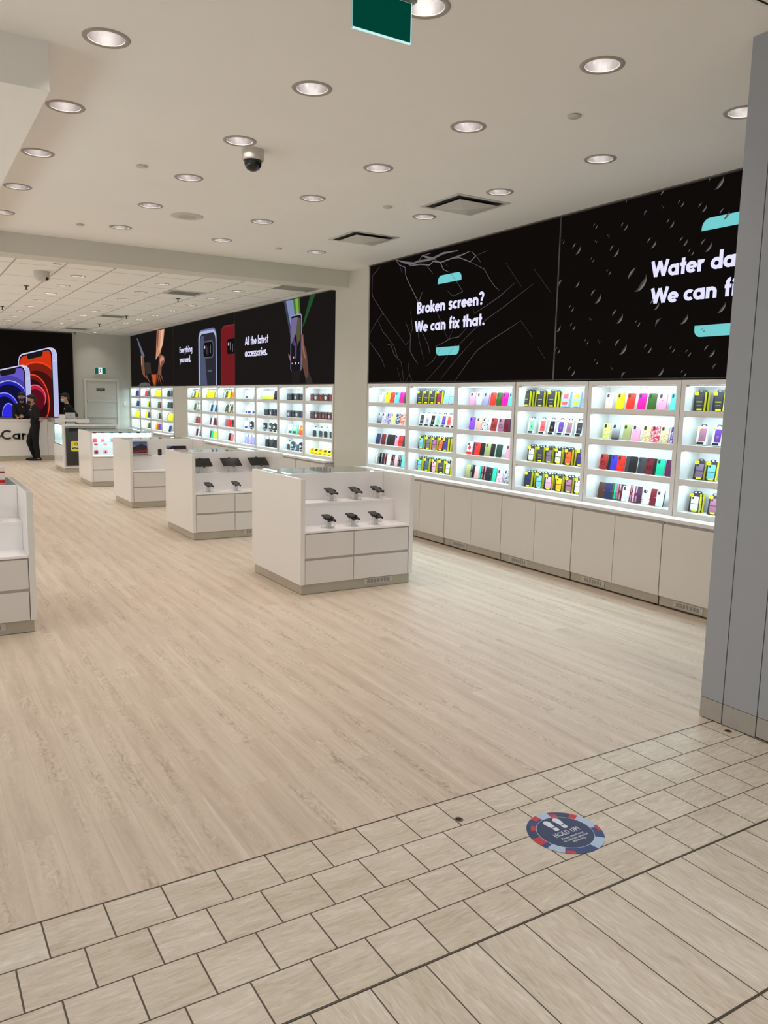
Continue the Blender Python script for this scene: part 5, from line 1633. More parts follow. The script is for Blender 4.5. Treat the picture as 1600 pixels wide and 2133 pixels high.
def kiosk(x0, y0, label, vent=True, mids=(0.545,), shelf=True):
    t = empty('display_kiosk', (x0, y0, 0))
    tag(t, label, 'display kiosk', 'white display kiosks')
    p = box('plinth', (0.022, 0.022, 0.004), (KW - 0.022, KD - 0.022, 0.094), M_kick, t)
    if vent:
        mb = MB().box((0.665, 0.016, 0.034), (0.975, 0.022, 0.088), M_vent)
        for q in range(7):
            a = 0.695 + q * 0.0365
            mb.box((a + 0.004, 0.0145, 0.043), (a + 0.031, 0.016, 0.079), M_ventdark)
        mb.build('vent_grille', t)
    for a in (0.0, KW - 0.044):
        box('side_panel', (a, 0, 0.094), (a + 0.044, KD, KH), M_white, t, 0.0025)
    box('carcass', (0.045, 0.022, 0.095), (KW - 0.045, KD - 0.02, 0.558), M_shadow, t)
    edges = [0.047] + list(mids) + [KW - 0.047]
    for z0, z1 in ((0.096, 0.309), (0.332, 0.549)):
        for a, b in zip(edges, edges[1:]):
            box('drawer', (a + 0.003, 0.006, z0), (b - 0.003, 0.024, z1), M_draw, t, 0.0015)
    box('lower_shelf', (0.045, 0.004, 0.560), (KW - 0.045, 0.52, 0.578), M_inner_lit, t)
    if shelf:
        box('lower_riser', (0.045, 0.285, 0.578), (KW - 0.045, 0.30, 0.772), M_inner_lit, t)
        box('upper_shelf', (0.045, 0.28, 0.772), (KW - 0.045, 0.52, 0.79), M_inner_lit, t)
        box('upper_riser', (0.045, 0.50, 0.79), (KW - 0.045, 0.52, KH - 0.002), M_inner_lit, t, 0.002)
    box('back_panel', (0.045, KD - 0.02, 0.095), (KW - 0.045, KD - 0.001, KH - 0.012), M_white, t)
    box('showcase_floor', (0.045, 0.52, 0.78), (KW - 0.045, KD - 0.02, 0.795), M_inner_lit, t)
    if shelf:
        box('glass_top', (0.045, 0.521, KH - 0.010), (KW - 0.045, KD - 0.002, KH - 0.002), M_glass, t)
    return t


kiosk(2.98, 6.272, 'white kiosk nearest the entrance, with seven phones on stands')
kiosk(2.99, 9.335, 'white kiosk with three tablets on its upper shelf')
kiosk(3.015, 12.45, 'white kiosk with two open laptops')
kiosk(-0.392, 6.16, 'white kiosk across the aisle with a red box on top')


def show_phone(x, y, z, label, k):
    t = empty('display_phone', (x, y, z), 0.0)
    tag(t, label, 'phone', 'phones on security stands')
    mb = MB()
    mb.box((-0.024, -0.022, 0), (0.024, 0.022, 0.080), M_grey if False else M_white)
    mb.box((-0.03, -0.028, 0), (0.03, 0.03, 0.006), M_white)
    mb.build('post', t, bevel=0.003)
    Mt = Matrix.Translation((0, -0.005, 0.088)) @ Matrix.Rotation(R(13), 4, 'X')
    mb = MB()
    P = [Mt @ Vector((a, b, 0)) for a, b in rrect(-0.039, -0.080, 0.039, 0.080, 0.010)]
    nrm = (Mt.to_3x3() @ Vector((0, 0, 0.009)))
    mb.prism(P, nrm, M_gloss, M_black)
    mb.build('handset', t)
    mb = MB()
    for sx in (-1, 1):
        mb.box((sx * 0.039 - 0.005, -0.02, -0.006), (sx * 0.039 + 0.005, 0.02, 0.014), M_black, Mt)
        mb.box((sx * 0.03 - 0.006, -0.086, -0.006), (sx * 0.03 + 0.006, -0.072, 0.012), M_black, Mt)
    mb.build('clamp', t)
    mb = MB()
    pth = [Vector((0.03 + 0.02 * math.cos(a), -0.03 + 0.03 * math.sin(a), 0.02 + 0.018 * math.sin(a * 0.5 + k))) for a in [q * 0.55 for q in range(13)]]
    mb.tube(pth, 0.0028, M_white, 6)
    mb.tube([(-0.03, 0.0, 0.05), (-0.06, -0.01, 0.04), (-0.085, -0.03, 0.004)], 0.0028, M_white, 6)
    mb.build('cable', t)


names = ['farthest along the upper shelf, half hidden by the side panel', 'second along the upper shelf', 'third along the upper shelf', 'last along the upper shelf']
for k, x in enumerate((3.071, 3.478, 3.744, 3.985)):
    show_phone(x, 6.665, 0.79, 'phone on white stand, nearest kiosk, ' + (names[k] if k else 'upper shelf, cut by the side panel'), k)
for k, x in enumerate((3.318, 3.568, 3.818)):
    show_phone(x, 6.40, 0.578, 'phone on white stand, nearest kiosk, %s on the lower shelf' % ('first', 'middle', 'last')[k], k + 4)
for k, x in enumerate((3.235, 3.59, 3.93)):
    show_phone(x, 9.46, 0.578, 'phone on white stand below the tablets, %s on the lower shelf' % ('first', 'middle', 'last')[k], k + 1)
show_phone(0.566, 6.53, 0.79, 'black phone on white stand in the kiosk across the aisle', 2)


def tablet(x, y, z, label):
    t = empty('display_tablet', (x, y, z))
    tag(t, label, 'tablet', 'tablets on security stands')
    MB().box((-0.03, -0.02, 0), (0.03, 0.025, 0.112), M_white).box((-0.05, -0.04, 0), (0.05, 0.04, 0.006), M_white).build('post', t, bevel=0.004)
    Mt = Matrix.Translation((0, 0.0, 0.125)) @ Matrix.Rotation(R(31), 4, 'X')
    mb = MB()
    mb.prism([Mt @ Vector((a, b, 0)) for a, b in rrect(-0.125, -0.082, 0.125, 0.082, 0.010)], Mt.to_3x3() @ Vector((0, 0, 0.009)), M_gloss, M_black)
    mb.build('slab', t)
    mb = MB()
    mb.box((0.0, -0.094, -0.006), (0.024, -0.078, 0.014), M_black, Mt).box((-0.014, 0.076, -0.006), (0.014, 0.090, 0.014), M_black, Mt)
    mb.build('clamp', t)


for k, (x, lb) in enumerate(((3.235, 'black tablet on white post, cut by the kiosk side panel'), (3.625, 'black tablet on white post, middle of the three'), (4.0, 'black tablet on white post, closest to the shelving wall'))):
    tablet(x, 9.72, 0.79, lb)


def mountain(name):
    """photo wallpaper on the laptop screens: dusk sky over a red ridge, as a lit screen"""
    m = bpy.data.materials.new(name)
    m.use_nodes = True
    t, ns, ls, b = nt(m)
    b.inputs['Base Color'].default_value = (0.01, 0.01, 0.01, 1)
    b.inputs['Roughness'].default_value = 0.2
    tc = add(ns, 'ShaderNodeTexCoord')
    sep = add(ns, 'ShaderNodeSeparateXYZ')
    ls.new(tc.outputs['Generated'], sep.inputs[0])
    x, z = sep.outputs[0], sep.outputs[2]
    n = add(ns, 'ShaderNodeTexNoise')
    n.inputs['Scale'].default_value = 9
    n.inputs['Detail'].default_value = 5
    ls.new(tc.outputs['Generated'], n.inputs['Vector'])
    peak = math_node(ns, ls, 'ABSOLUTE', math_node(ns, ls, 'SUBTRACT', x, 0.68))
    ridge = math_node(ns, ls, 'MULTIPLY_ADD', peak, -0.75, 0.86)
    ridge = math_node(ns, ls, 'MULTIPLY_ADD', n.outputs[0], 0.16, math_node(ns, ls, 'SUBTRACT', ridge, 0.08))
    f = math_node(ns, ls, 'LESS_THAN', z, ridge)
    sky = ramp(ns, ls, z, [(0.4, srgb(96, 108, 136)), (1.0, srgb(34, 56, 92))])
    rock = ramp(ns, ls, math_node(ns, ls, 'MULTIPLY_ADD', n.outputs[0], 0.5, math_node(ns, ls, 'MULTIPLY', z, 0.6)), [(0.25, srgb(26, 10, 12)), (0.36, srgb(120, 34, 32)), (0.44, srgb(40, 16, 20)), (0.6, srgb(24, 22, 32))])
    c = mixc(ns, ls, f, sky, rock)
    ls.new(c, b.inputs['Emission Color'])
    b.inputs['Emission Strength'].default_value = 1.0
    return m


M_wall_a = mountain('laptop_wallpaper')


def laptop(x, y, z, w, h, shell, label, rz=0.0, tilt=14):
    t = empty('laptop', (x, y, z), rz)
    tag(t, label, 'laptop', 'laptops on the third kiosk')
    d = h * 0.98
    MB().prism([(a, b, 0.002) for a, b in rrect(-w / 2, -d, w / 2, 0, 0.012)], (0, 0, 0.011), shell).build('base', t)
    mb = MB()
    mb.box((-w / 2 + 0.02, -d * 0.55, 0.013), (w / 2 - 0.02, -0.012, 0.0138), M_black)
    mb.box((-0.05, -d + 0.012, 0.013), (0.05, -d * 0.6, 0.0135), M_grey)
    mb.build('keyboard', t)
    Mt = Matrix.Translation((0, 0.0, 0.014)) @ Matrix.Rotation(R(-tilt), 4, 'X')
    mb = MB()
    mb.prism([Mt @ Vector((a, 0, b)) for a, b in rrect(-w / 2, 0, w / 2, h, 0.010)], Mt.to_3x3() @ Vector((0, 0.008, 0)), shell)
    lid = mb.build('lid', t)
    s = MB().box((-w / 2 + 0.012, -0.0015, 0.016), (w / 2 - 0.012, -0.0003, h - 0.012), M_wall_a).build('screen', lid)
    s.matrix_local = Mt


laptop(3.262, 12.90, 0.79, 0.31, 0.215, M_alu, 'silver laptop with mountain wallpaper at the kiosk side panel')
laptop(3.89, 12.92, 0.79, 0.33, 0.225, M_black, 'black laptop with mountain wallpaper, closer to the shelving wall')
o = MB().prism([(a, 0, b) for a, b in rrect(-0.028, 0.0, 0.028, 0.10, 0.01)], (0, 0.03, 0), M_black).build('upright_gadget', loc=(3.575, 12.79, 0.79))
tag(o, 'small upright black gadget between the two laptops', 'gadget')
mb = MB().lathe((0, 0, 0), [(0.001, 0.0), (0.024, 0.0), (0.024, 0.05), (0.014, 0.062), (0.001, 0.064)], M_white, 12)
o = mb.build('cable_stub', loc=(4.13, 12.78, 0.79))
tag(o, 'white charging stub with black top beside the black laptop', 'charger')
MB().ell((0, 0, 0.072), (0.016, 0.016, 0.014), M_black).build('plug', o)

# red and white carton on the kiosk across the aisle
t = empty('carton', (0.62, 6.86, KH))
tag(t, 'red and white carton on the glass of the aisle kiosk', 'carton')
mb = MB()
cr, cw = mat('carton_red', srgb(204, 30, 34), 0.4), mat('carton_paper', srgb(238, 226, 222), 0.4)
mb.box((-0.09, -0.05, 0), (0.068, 0.05, 0.026), cr).box((-0.09, -0.05, 0.026), (0.068, 0.05, 0.078), cw).box((-0.09, -0.05, 0.078), (0.068, 0.05, 0.092), mat('carton_crimson', srgb(160, 16, 36), 0.4)).box((-0.09, -0.05, 0.092), (0.068, 0.05, 0.128), cw)
mb.build('box', t)
MB().box((-0.085, -0.0512, 0.028), (0.03, -0.05, 0.078), mat('carton_window', srgb(96, 104, 104), 0.3)).build('window', t)

M_strip2 = mat('showcase_light_strip', (0.8, 0.8, 0.8), 0.5, 0, COOL, STRIP_E * 0.75)
# --- fourth kiosk: lit glass showcase with headphone packs
t = kiosk(3.055, 15.63, 'white kiosk with lit glass front and pink headphone packs', vent=False, shelf=False)
box('showcase_back', (0.045, 0.40, 0.578), (KW - 0.045, 0.42, KH - 0.01), M_shelf, t)
box('showcase_shelf', (0.05, 0.24, 0.826), (KW - 0.05, 0.40, 0.832), M_glass, t)
box('glass_front', (0.045, 0.006, 0.600), (KW - 0.045, 0.010, KH - 0.022), M_glass2, t)
box('glass_top', (0.0, 0.0, KH), (KW, KD, KH + 0.010), M_glass, t)
mb = MB()
mb.box((0.045, 0.0, KH - 0.022), (KW - 0.045, 0.022, KH - 0.004), M_black)
mb.build('glass_rail', t)
mb = MB().box((0.06, 0.030, KH - 0.018), (KW - 0.06, 0.060, KH - 0.010), [M_strip2] + [M_shelf] * 5)
mb.box((0.06, 0.26, KH - 0.014), (KW - 0.06, 0.30, KH - 0.006), [M_strip2] + [M_shelf] * 5)
mb.build('light_strip', t)
hp = [(3.18, 0.835, 'coral', 0), (3.325, 0.835, 'pink', 0), (3.20, 0.612, 'crimson', 1), (3.37, 0.612, 'pink', 1), (3.50, 0.835, 'sky', 0), (3.66, 0.835, 'charcoal', 0), (3.83, 0.835, 'sky', 0), (4.0, 0.835, 'charcoal', 0), (3.56, 0.612, 'crimson', 1), (3.76, 0.612, 'pink', 1)]
for i, (x, z, c, row) in enumerate(hp):
    t = empty('headphone_pack', (x, 15.80, z))
    place = ('upper row' if row == 0 else 'lower row')
    k = [q for q in hp if q[3] == row].index((x, z, c, row))
    tag(t, '%s headphone pack hanging in the lit showcase, %s of %s' % (WORDS.get(c, c), ORD[k], place), 'headphones', 'headphone packs in the showcase')
    mm = cm(c)
    MB().prism([(a, 0, b) for a, b in rrect(-0.036, 0.0, 0.036, 0.072, 0.009)], (0, 0.02, 0), mm).build('case', t)
    MB().prism([(a, -0.0015, b) for a, b in disc(0, 0.032, 0.013, n=12)], (0, 0.002, 0), cm('plum' if row else 'coral')).build('print', t)
    MB().prism([(a, 0.004, b) for a, b in rrect(-0.032, 0.168, 0.032, 0.196, 0.004)], (0, 0.004, 0), mm).build('header_card', t)
    mb = MB()
    for sx in (-0.018, 0.018):
        mb.tube([(sx, 0.008, 0.064), (sx * 0.8, 0.008, 0.168)], 0.0016, M_wht, 5)
    mb.tube([(0, 0.006, 0.196), (0, 0.20, 0.204), (0, 0.27, 0.204)], 0.003, M_alu, 5)
    mb.build('cord', t)

# --- fifth kiosk: glass side window and dark poster front
X5, Y5 = 3.09, 18.76
t = empty('display_kiosk', (X5, Y5, 0))
tag(t, 'farthest kiosk, with dark poster front and yellow logo', 'display kiosk', 'white display kiosks')
W5, D5 = 1.21, 1.16
box('plinth', (0.03, 0.03, 0.004), (W5 - 0.03, D5 - 0.03, 0.10), M_kick, t)
box('lower_body', (0.0, 0.0, 0.10), (W5, D5, 0.60), M_white, t, 0.003)
mb = MB()
mb.box((0.0, 0.0, 0.60), (0.07, 0.05, 1.03), M_white).box((W5 - 0.07, 0.0, 0.60), (W5, 0.05, 1.03), M_white).box((0.0, 0.0, 1.03), (W5, 0.06, 1.06), M_white).box((0.04, 0.05, 0.60), (W5, 0.07, 1.03), M_white)
mb.box((W5 - 0.02, 0.07, 0.60), (W5, D5, 1.06), M_white).box((0.02, D5 - 0.02, 0.60), (W5 - 0.02, D5, 1.06), M_white)
mb.build('frame', t)
mb = MB()
mb.box((0.004, 0.06, 0.61), (0.008, 0.62, 1.045), M_glass3).box((0.004, 0.63, 0.61), (0.008, D5, 1.045), M_glass3)
mb.build('side_glass', t)
mb = MB()
mb.box((0.0, 0.05, 1.045), (0.016, D5, 1.06), M_black).box((0.0, 0.05, 0.597), (0.018, D5, 0.612), M_frameg)
mb.build('glass_rail', t)
MB().box((0.05, 0.09, 1.036), (0.16, D5 - 0.05, 1.044), [mat('window_light_strip', (0.8, 0.8, 0.8), 0.5, 0, COOL, STRIP_E * 0.4)] + [M_shelf] * 5).build('light_strip', t)
box('case_divider', (0.42, 0.07, 0.60), (0.44, D5 - 0.02, 1.05), M_shelf, t)
box('glass_top', (0.0, 0.06, 1.060), (W5, D5, 1.070), M_glass, t)
mb = MB()
mb.box((0.045, -0.006, 0.13), (0.065, 0.0, 1.015), M_alu).box((W5 - 0.065, -0.006, 0.13), (W5 - 0.045, 0.0, 1.015), M_alu).box((0.065, -0.006, 0.13), (W5 - 0.065, 0.0, 0.150), M_alu).box((0.065, -0.006, 0.995), (W5 - 0.065, 0.0, 1.015), M_alu)
mb.build('poster_frame', t)
po = MB().box((0.065, -0.004, 0.150), (W5 - 0.065, -0.0005, 0.995), mat('poster_slate', srgb(62, 64, 66), 0.3)).build('poster', t)
mb = MB()
mb.box((0.065, -0.0046, 0.150), (W5 - 0.065, -0.004, 0.42), mat('poster_brown', srgb(52, 47, 46), 0.3)).box((0.065, -0.0046, 0.42), (W5 - 0.065, -0.004, 0.675), mat('poster_grey', srgb(58, 56, 56), 0.3)).box((0.13, -0.0048, 0.91), (0.40, -0.004, 0.985), M_gloss)
mb.build('poster_bands', po)
mb = MB()
lx, lz = 0.285, 0.582
mb.prism([(a, -0.0052, b) for a, b in rrect(lx - 0.118, lz - 0.115, lx + 0.118, lz + 0.115, 0.045)], (0, 0.0006, 0), mat('logo_yellow', srgb(228, 222, 34), 0.4))
o_, i_ = disc(lx + 0.0, lz + 0.05, 0.036, n=16), disc(lx, lz + 0.05, 0.022, n=16)
for q in range(16):
    mb.prism([(o_[q][0], -0.0058, o_[q][1]), (o_[(q + 1) % 16][0], -0.0058, o_[(q + 1) % 16][1]), (i_[(q + 1) % 16][0], -0.0058, i_[(q + 1) % 16][1]), (i_[q][0], -0.0058, i_[q][1])], (0, 0.0006, 0), cm('brick'))
mb.prism([(a, -0.0060, b) for a, b in disc(lx - 0.02, lz - 0.015, 0.042, 0.024, n=14)], (0, 0.0006, 0), M_wht)
line(mb, [(lx - 0.09, -0.0064, lz - 0.05), (lx - 0.03, -0.0064, lz - 0.035), (lx + 0.02, -0.0064, lz - 0.05), (lx + 0.07, -0.0064, lz - 0.04)], 0.022, (0, -0.0006, 0), M_black)
mb.build('yellow_logo', po)
t = empty('tablet_bracket', (X5 + 0.17, Y5 + 0.62, 1.071))
tag(t, 'low black bracket on top of the farthest kiosk', 'bracket')
MB().box((0, -0.015, 0), (0.018, 0.015, 0.035), M_black).box((0.22, -0.015, 0), (0.238, 0.015, 0.035), M_black).build('foot', t)
MB().box((0, -0.008, 0.02), (0.238, 0.008, 0.032), M_black).build('bar', t)
for i, (yy, c) in enumerate(((0.25, 'grey'), (0.52, 'slate'), (0.85, 'silver'))):
    o = MB().prism([(0, a, b) for a, b in rrect(-0.05, 0, 0.05, 0.17, 0.01)], (0.04, 0, 0), cm(c)).build('boxed_gadget', loc=(X5 + 0.20, Y5 + yy, 0.601))
    tag(o, '%s boxed gadget behind the side glass of the farthest kiosk' % c, 'gadget')

# ------------------------------------------------------------------ service counter at the back
t = empty('service_counter', (0, 22.35, 0))
tag(t, 'long white service counter with black lettering at the back', 'counter')
box('front', (0.9, 0.0, 0.125), (3.315, 0.5, 1.02), M_white, t, 0.004)
box('top', (0.9, -0.006, 1.02), (3.325, 0.5, 1.058), M_white, t, 0.004)
box('side_section', (3.325, 0.04, 0.125), (4.26, 0.20, 0.99), M_white, t, 0.004)
MB().box((0.9, 0.02, 0.0), (3.31, 0.48, 0.124), M_kick).box((3.31, 0.05, 0.0), (4.24, 0.19, 0.124), M_kick).build('plinth', t)
box('raised_top', (3.45, -0.36, 0.995), (4.31, 0.19, 1.085), M_white, t, 0.005)
box('raised_top_leg', (4.20, -0.33, 0.0), (4.26, 0.04, 0.995), M_white, t)
mb = MB()
text(mb, 'eCare', (2.025, -0.002, 0.545), (1, 0, 0), (0, 0, 1), 0.245, 0.975, M_black, 0.165, 0.016)
mb.build('lettering', t)

t = empty('laptop', (3.86, 22.20, 1.085), PI)
tag(t, 'silver laptop seen from behind on the raised counter top', 'laptop')
MB().prism([(a, b, 0.002) for a, b in rrect(-0.125, -0.20, 0.125, 0.0, 0.01)], (0, 0, 0.012), M_alu).build('base', t)
Mt = Matrix.Translation((0, 0, 0.014)) @ Matrix.Rotation(R(-16), 4, 'X')
mb = MB(); mb.prism([Mt @ Vector((a, 0, b)) for a, b in rrect(-0.125, 0, 0.125, 0.155, 0.01)], Mt.to_3x3() @ Vector((0, 0.008, 0)), M_alu)
ld = mb.build('lid', t)
mb = MB(); mb.prism([Mt @ Vector((a, 0.0086, b)) for a, b in disc(0, 0.075, 0.010, n=12)], Mt.to_3x3() @ Vector((0, 0.0006, 0)), M_black); mb.build('round_logo', ld)
o = box('sign_block', (-0.08, -0.01, 0), (0.08, 0.035, 0.115), M_white, None, 0.003, (3.645, 22.12, 1.085))
tag(o, 'blank white counter block beside the back counter laptop', 'counter sign')
o = box('card_reader', (-0.06, -0.03, 0), (0.06, 0.03, 0.014), M_black, None, 0.003, (4.09, 22.10, 1.085))
tag(o, 'flat black card reader on the raised counter top', 'card reader')

# ------------------------------------------------------------------ floor marker and fixings
st = empty('floor_sticker', (2.256, 2.203, 0.0))
tag(st, 'round navy floor sticker reading HOLD UP with two footprints', 'floor sticker')
S_ = lambda n, *c: mat('sticker_' + n, srgb(*c), 0.45)
nv, ny2, rd_, lb_, wh_ = S_('navy', 38, 52, 92), S_('blue', 42, 66, 120), S_('red', 196, 44, 52), S_('pale_blue', 176, 198, 226), S_('white', 226, 228, 238)
MB().prism([(a, b, 0.0002) for a, b in disc(0, 0, 0.158, n=64)], (0, 0, 0.0008), ny2).build('disc', st)
mb = MB()


def arc_block(a0, a1, r0, r1, m, z):
    n = max(2, int(abs(a1 - a0) / 6))
    p = [(r1 * math.cos(R(a0 + (a1 - a0) * q / n)), r1 * math.sin(R(a0 + (a1 - a0) * q / n)), z) for q in range(n + 1)]
    p += [(r0 * math.cos(R(a1 + (a0 - a1) * q / n)), r0 * math.sin(R(a1 + (a0 - a1) * q / n)), z) for q in range(n + 1)]
    mb.prism(p, (0, 0, 0.0003), m)


for kk, (a0, a1, r0, r1, m) in enumerate(((40, 76, .118, .158, nv), (62, 76, .118, .142, rd_), (27, 40, .118, .158, rd_), (-13, 27, .118, .158, lb_), (-24, -8, .142, .158, rd_), (-43, -24, .118, .158, ny2), (-79, -45, .118, .158, lb_), (-134, -80, .118, .158, ny2),
                          (-132, -118, .138, .158, rd_), (-160, -134, .118, .158, lb_), (-172, -160, .118, .158, ny2), (170, 190, .118, .158, rd_), (134, 170, .118, .158, nv), (131, 146, .118, .140, rd_), (112, 131, .118, .158, ny2), (98, 112, .128, .158, rd_), (76, 98, .118, .158, lb_))):
    arc_block(a0, a1, r0, r1, m, 0.0010 + kk * 0.00004)
mb.build('checker_ring', st)
MB().prism([(a, b, 0.0011) for a, b in disc(0, 0, 0.1185, n=64)], (0, 0, 0.0010), wh_).build('ring_line', st)
MB().prism([(a, b, 0.0013) for a, b in disc(0, 0, 0.117, n=64)], (0, 0, 0.0009), nv).build('centre', st)
mb = MB()
for fx, sg in ((-0.020, -1), (0.030, 1)):
    sole = [(0.0, 0.104), (0.011, 0.100), (0.017, 0.088), (0.015, 0.070), (0.010, 0.050), (-0.010, 0.050), (-0.014, 0.070), (-0.016, 0.088), (-0.010, 0.100)]
    mb.prism([(fx + sg * 1.0 * a, b + 0.0, 0.0023) for a, b in (sole if sg > 0 else sole[::-1])], (0, 0, 0.0003), wh_)
    mb.prism([(fx + a * 0.95 - sg * 0.001, 0.022 + b, 0.0023) for a, b in rrect(-0.012, 0.0, 0.012, 0.023, 0.008, 'ab')], (0, 0, 0.0003), wh_)
mb.build('footprints', st)
mb = MB()
text(mb, 'HOLD UP!', (-0.064, -0.017, 0.0023), (1, 0, 0), (0, 1, 0), 0.027, 0.136, wh_, 0.13, 0.0003)
text(mb, 'Please stand here', (-0.053, -0.041, 0.0023), (1, 0, 0), (0, 1, 0), 0.0125, 0.118, wh_, 0.13, 0.0003)
text(mb, 'to maintain physical', (-0.056, -0.058, 0.0023), (1, 0, 0), (0, 1, 0), 0.0125, 0.130, wh_, 0.13, 0.0003)
text(mb, 'distancing', (-0.026, -0.075, 0.0023), (1, 0, 0), (0, 1, 0), 0.0125, 0.070, wh_, 0.13, 0.0003)
mb.build('lettering', st)
for x, y, lb in ((1.932, 2.500, 'round dark floor socket set in the border tiles'), (3.775, 2.525, 'round dark floor socket by the grey entry jamb')):
    o = empty('floor_socket', (x, y, 0)); tag(o, lb, 'floor socket', 'floor sockets')
    MB().lathe((0, 0, 0), [(0.013, 0.0002), (0.013, 0.0016), (0.019, 0.0016), (0.020, 0.0002)], mat('brass_ring', srgb(120, 104, 84), 0.4, 0.6), 20).build('ring', o)
    MB().lathe((0, 0, 0), [(0.0005, 0.0004), (0.013, 0.0004)], M_joint, 20).build('hole', o)

# ------------------------------------------------------------------ people
def cone_mesh(bm, p0, r0, p1, r1, n=12):
    p0, p1 = Vector(p0), Vector(p1)
    for p, r in ((p0, r0), (p1, r1)):
        bmesh.ops.create_uvsphere(bm, u_segments=n, v_segments=8, radius=r, matrix=Matrix.Translation(p))
    d = p1 - p0
    if d.length < 1e-5:
        return
    q = Vector((0, 0, 1)).rotation_difference(d.normalized()).to_matrix().to_4x4()
    bmesh.ops.create_cone(bm, cap_ends=True, segments=n, radius1=r0, radius2=r1, depth=d.length, matrix=Matrix.Translation((p0 + p1) / 2) @ q)


def blob(name, prims, m, parent, voxel=0.009, smooth=4):
    """limbs and ellipsoids fused into one continuous surface"""
    bm = bmesh.new()
    for p in prims:
        if p[0] == 'c':
            cone_mesh(bm, *p[1:])
        else:
            c, r = p[1], p[2]
            M_ = Matrix.Translation(c) @ (p[3].to_4x4() if len(p) > 3 else Matrix()) @ Matrix.Diagonal((*r, 1))
            bmesh.ops.create_uvsphere(bm, u_segments=18, v_segments=12, radius=1.0, matrix=M_)
    me = bpy.data.meshes.new(name)
    bm.to_mesh(me); bm.free()
    me.materials.append(m)
    o = bpy.data.objects.new(name, me)
    COL.objects.link(o)
    o.parent = parent
    r = o.modifiers.new('fuse', 'REMESH')
    r.mode, r.voxel_size, r.use_smooth_shade = 'VOXEL', voxel, True
    s = o.modifiers.new('smooth', 'SMOOTH')
    s.factor, s.iterations = 0.5, smooth
    return o


M_skin = noisy('skin', srgb(186, 138, 112), 0.06, 20, 0.5)
M_cloth = noisy('black_cloth', (0.010, 0.010, 0.011), 0.3, 60, 0.85, 0.2)
M_hair = noisy('black_hair', (0.008, 0.007, 0.007), 0.3, 90, 0.6)
M_maskb = mat('black_mask', (0.008, 0.008, 0.009), 0.8)
M_maskl = noisy('pale_blue_mask', srgb(168, 190, 208), 0.05, 60, 0.8)
M_sole = mat('pale_sole', srgb(196, 190, 186), 0.6)


def chain(pts):
    return [('c', a[0], a[1], b[0], b[1]) for a, b in zip(pts, pts[1:])]


def head(o, face, tilt=0.0):
    """head parts about the skull centre o, looking along the unit vector face; returns body prims and face helpers"""
    f = Vector(face).normalized()
    s = Vector((0, 0, 1)).cross(f).normalized()     # the figure's left
    u = f.cross(s)
    o = Vector(o)
    B = Matrix((f, s, u)).transposed()
    at = lambda a, b, c: o + f * a + s * b + u * c
    prims = [('e', at(-0.012, 0, 0.022), (0.098, 0.077, 0.100), B), ('e', at(0.022, 0, -0.048), (0.070, 0.060, 0.072), B),
             ('e', at(0.062, 0, -0.092), (0.026, 0.030, 0.024), B),
             ('c', at(0.084, 0, 0.018), 0.009, at(0.106, 0, -0.022), 0.013), ('c', at(0.098, 0.010, -0.024), 0.008, at(0.098, -0.010, -0.024), 0.008),
             ('e', at(0.076, 0, 0.032), (0.020, 0.055, 0.012), B), ('e', at(0.072, 0.035, -0.012), (0.018, 0.022, 0.018), B), ('e', at(0.072, -0.035, -0.012), (0.018, 0.022, 0.018), B),
             ('e', at(0.086, 0, -0.058), (0.012, 0.024, 0.007), B), ('e', at(0.082, 0, -0.070), (0.013, 0.020, 0.007), B),
             ('e', at(-0.010, 0.078, -0.008), (0.018, 0.010, 0.032), B), ('e', at(-0.010, -0.078, -0.008), (0.018, 0.010, 0.032), B)]
    return prims, at, B


def face_details(t, at, B, maskm, cover):
    e = []
    for sgn in (1, -1):
        mb = MB().ell(at(0.080, sgn * 0.031, 0.010), (0.010, 0.012, 0.008), mat('eye_white', srgb(214, 208, 202), 0.3), M=B)
        mb.ell(at(0.088, sgn * 0.031, 0.010), (0.004, 0.006, 0.006), M_black, M=B)
        mb.build('eye', t)
        MB().ell(at(0.092, sgn * 0.032, 0.031), (0.007, 0.022, 0.005), M_hair, M=B).build('eyebrow', t)
    mp = [('e', at(0.056, 0, -0.052), (0.064, 0.060, 0.052), B), ('c', at(0.108, 0, -0.03), 0.012, at(0.10, 0, -0.07), 0.016)]
    mk = blob('face_mask', mp, maskm, t, 0.007, 3)
    q = MB()
    for sgn in (1, -1):
        q.tube([at(0.05, sgn * 0.062, -0.03), at(0.02, sgn * 0.076, -0.012), at(-0.012, sgn * 0.085, 0.004)], 0.002, maskm, 5)
    q.build('ear_loop', mk)


def hair(t, at, B, extra=()):
    blob('hair', [('e', at(-0.024, 0, 0.046), (0.104, 0.084, 0.094), B), ('e', at(-0.062, 0, -0.010), (0.062, 0.074, 0.082), B), ('e', at(0.052, 0, 0.094), (0.050, 0.064, 0.034), B), *extra], M_hair, t, 0.008, 3)


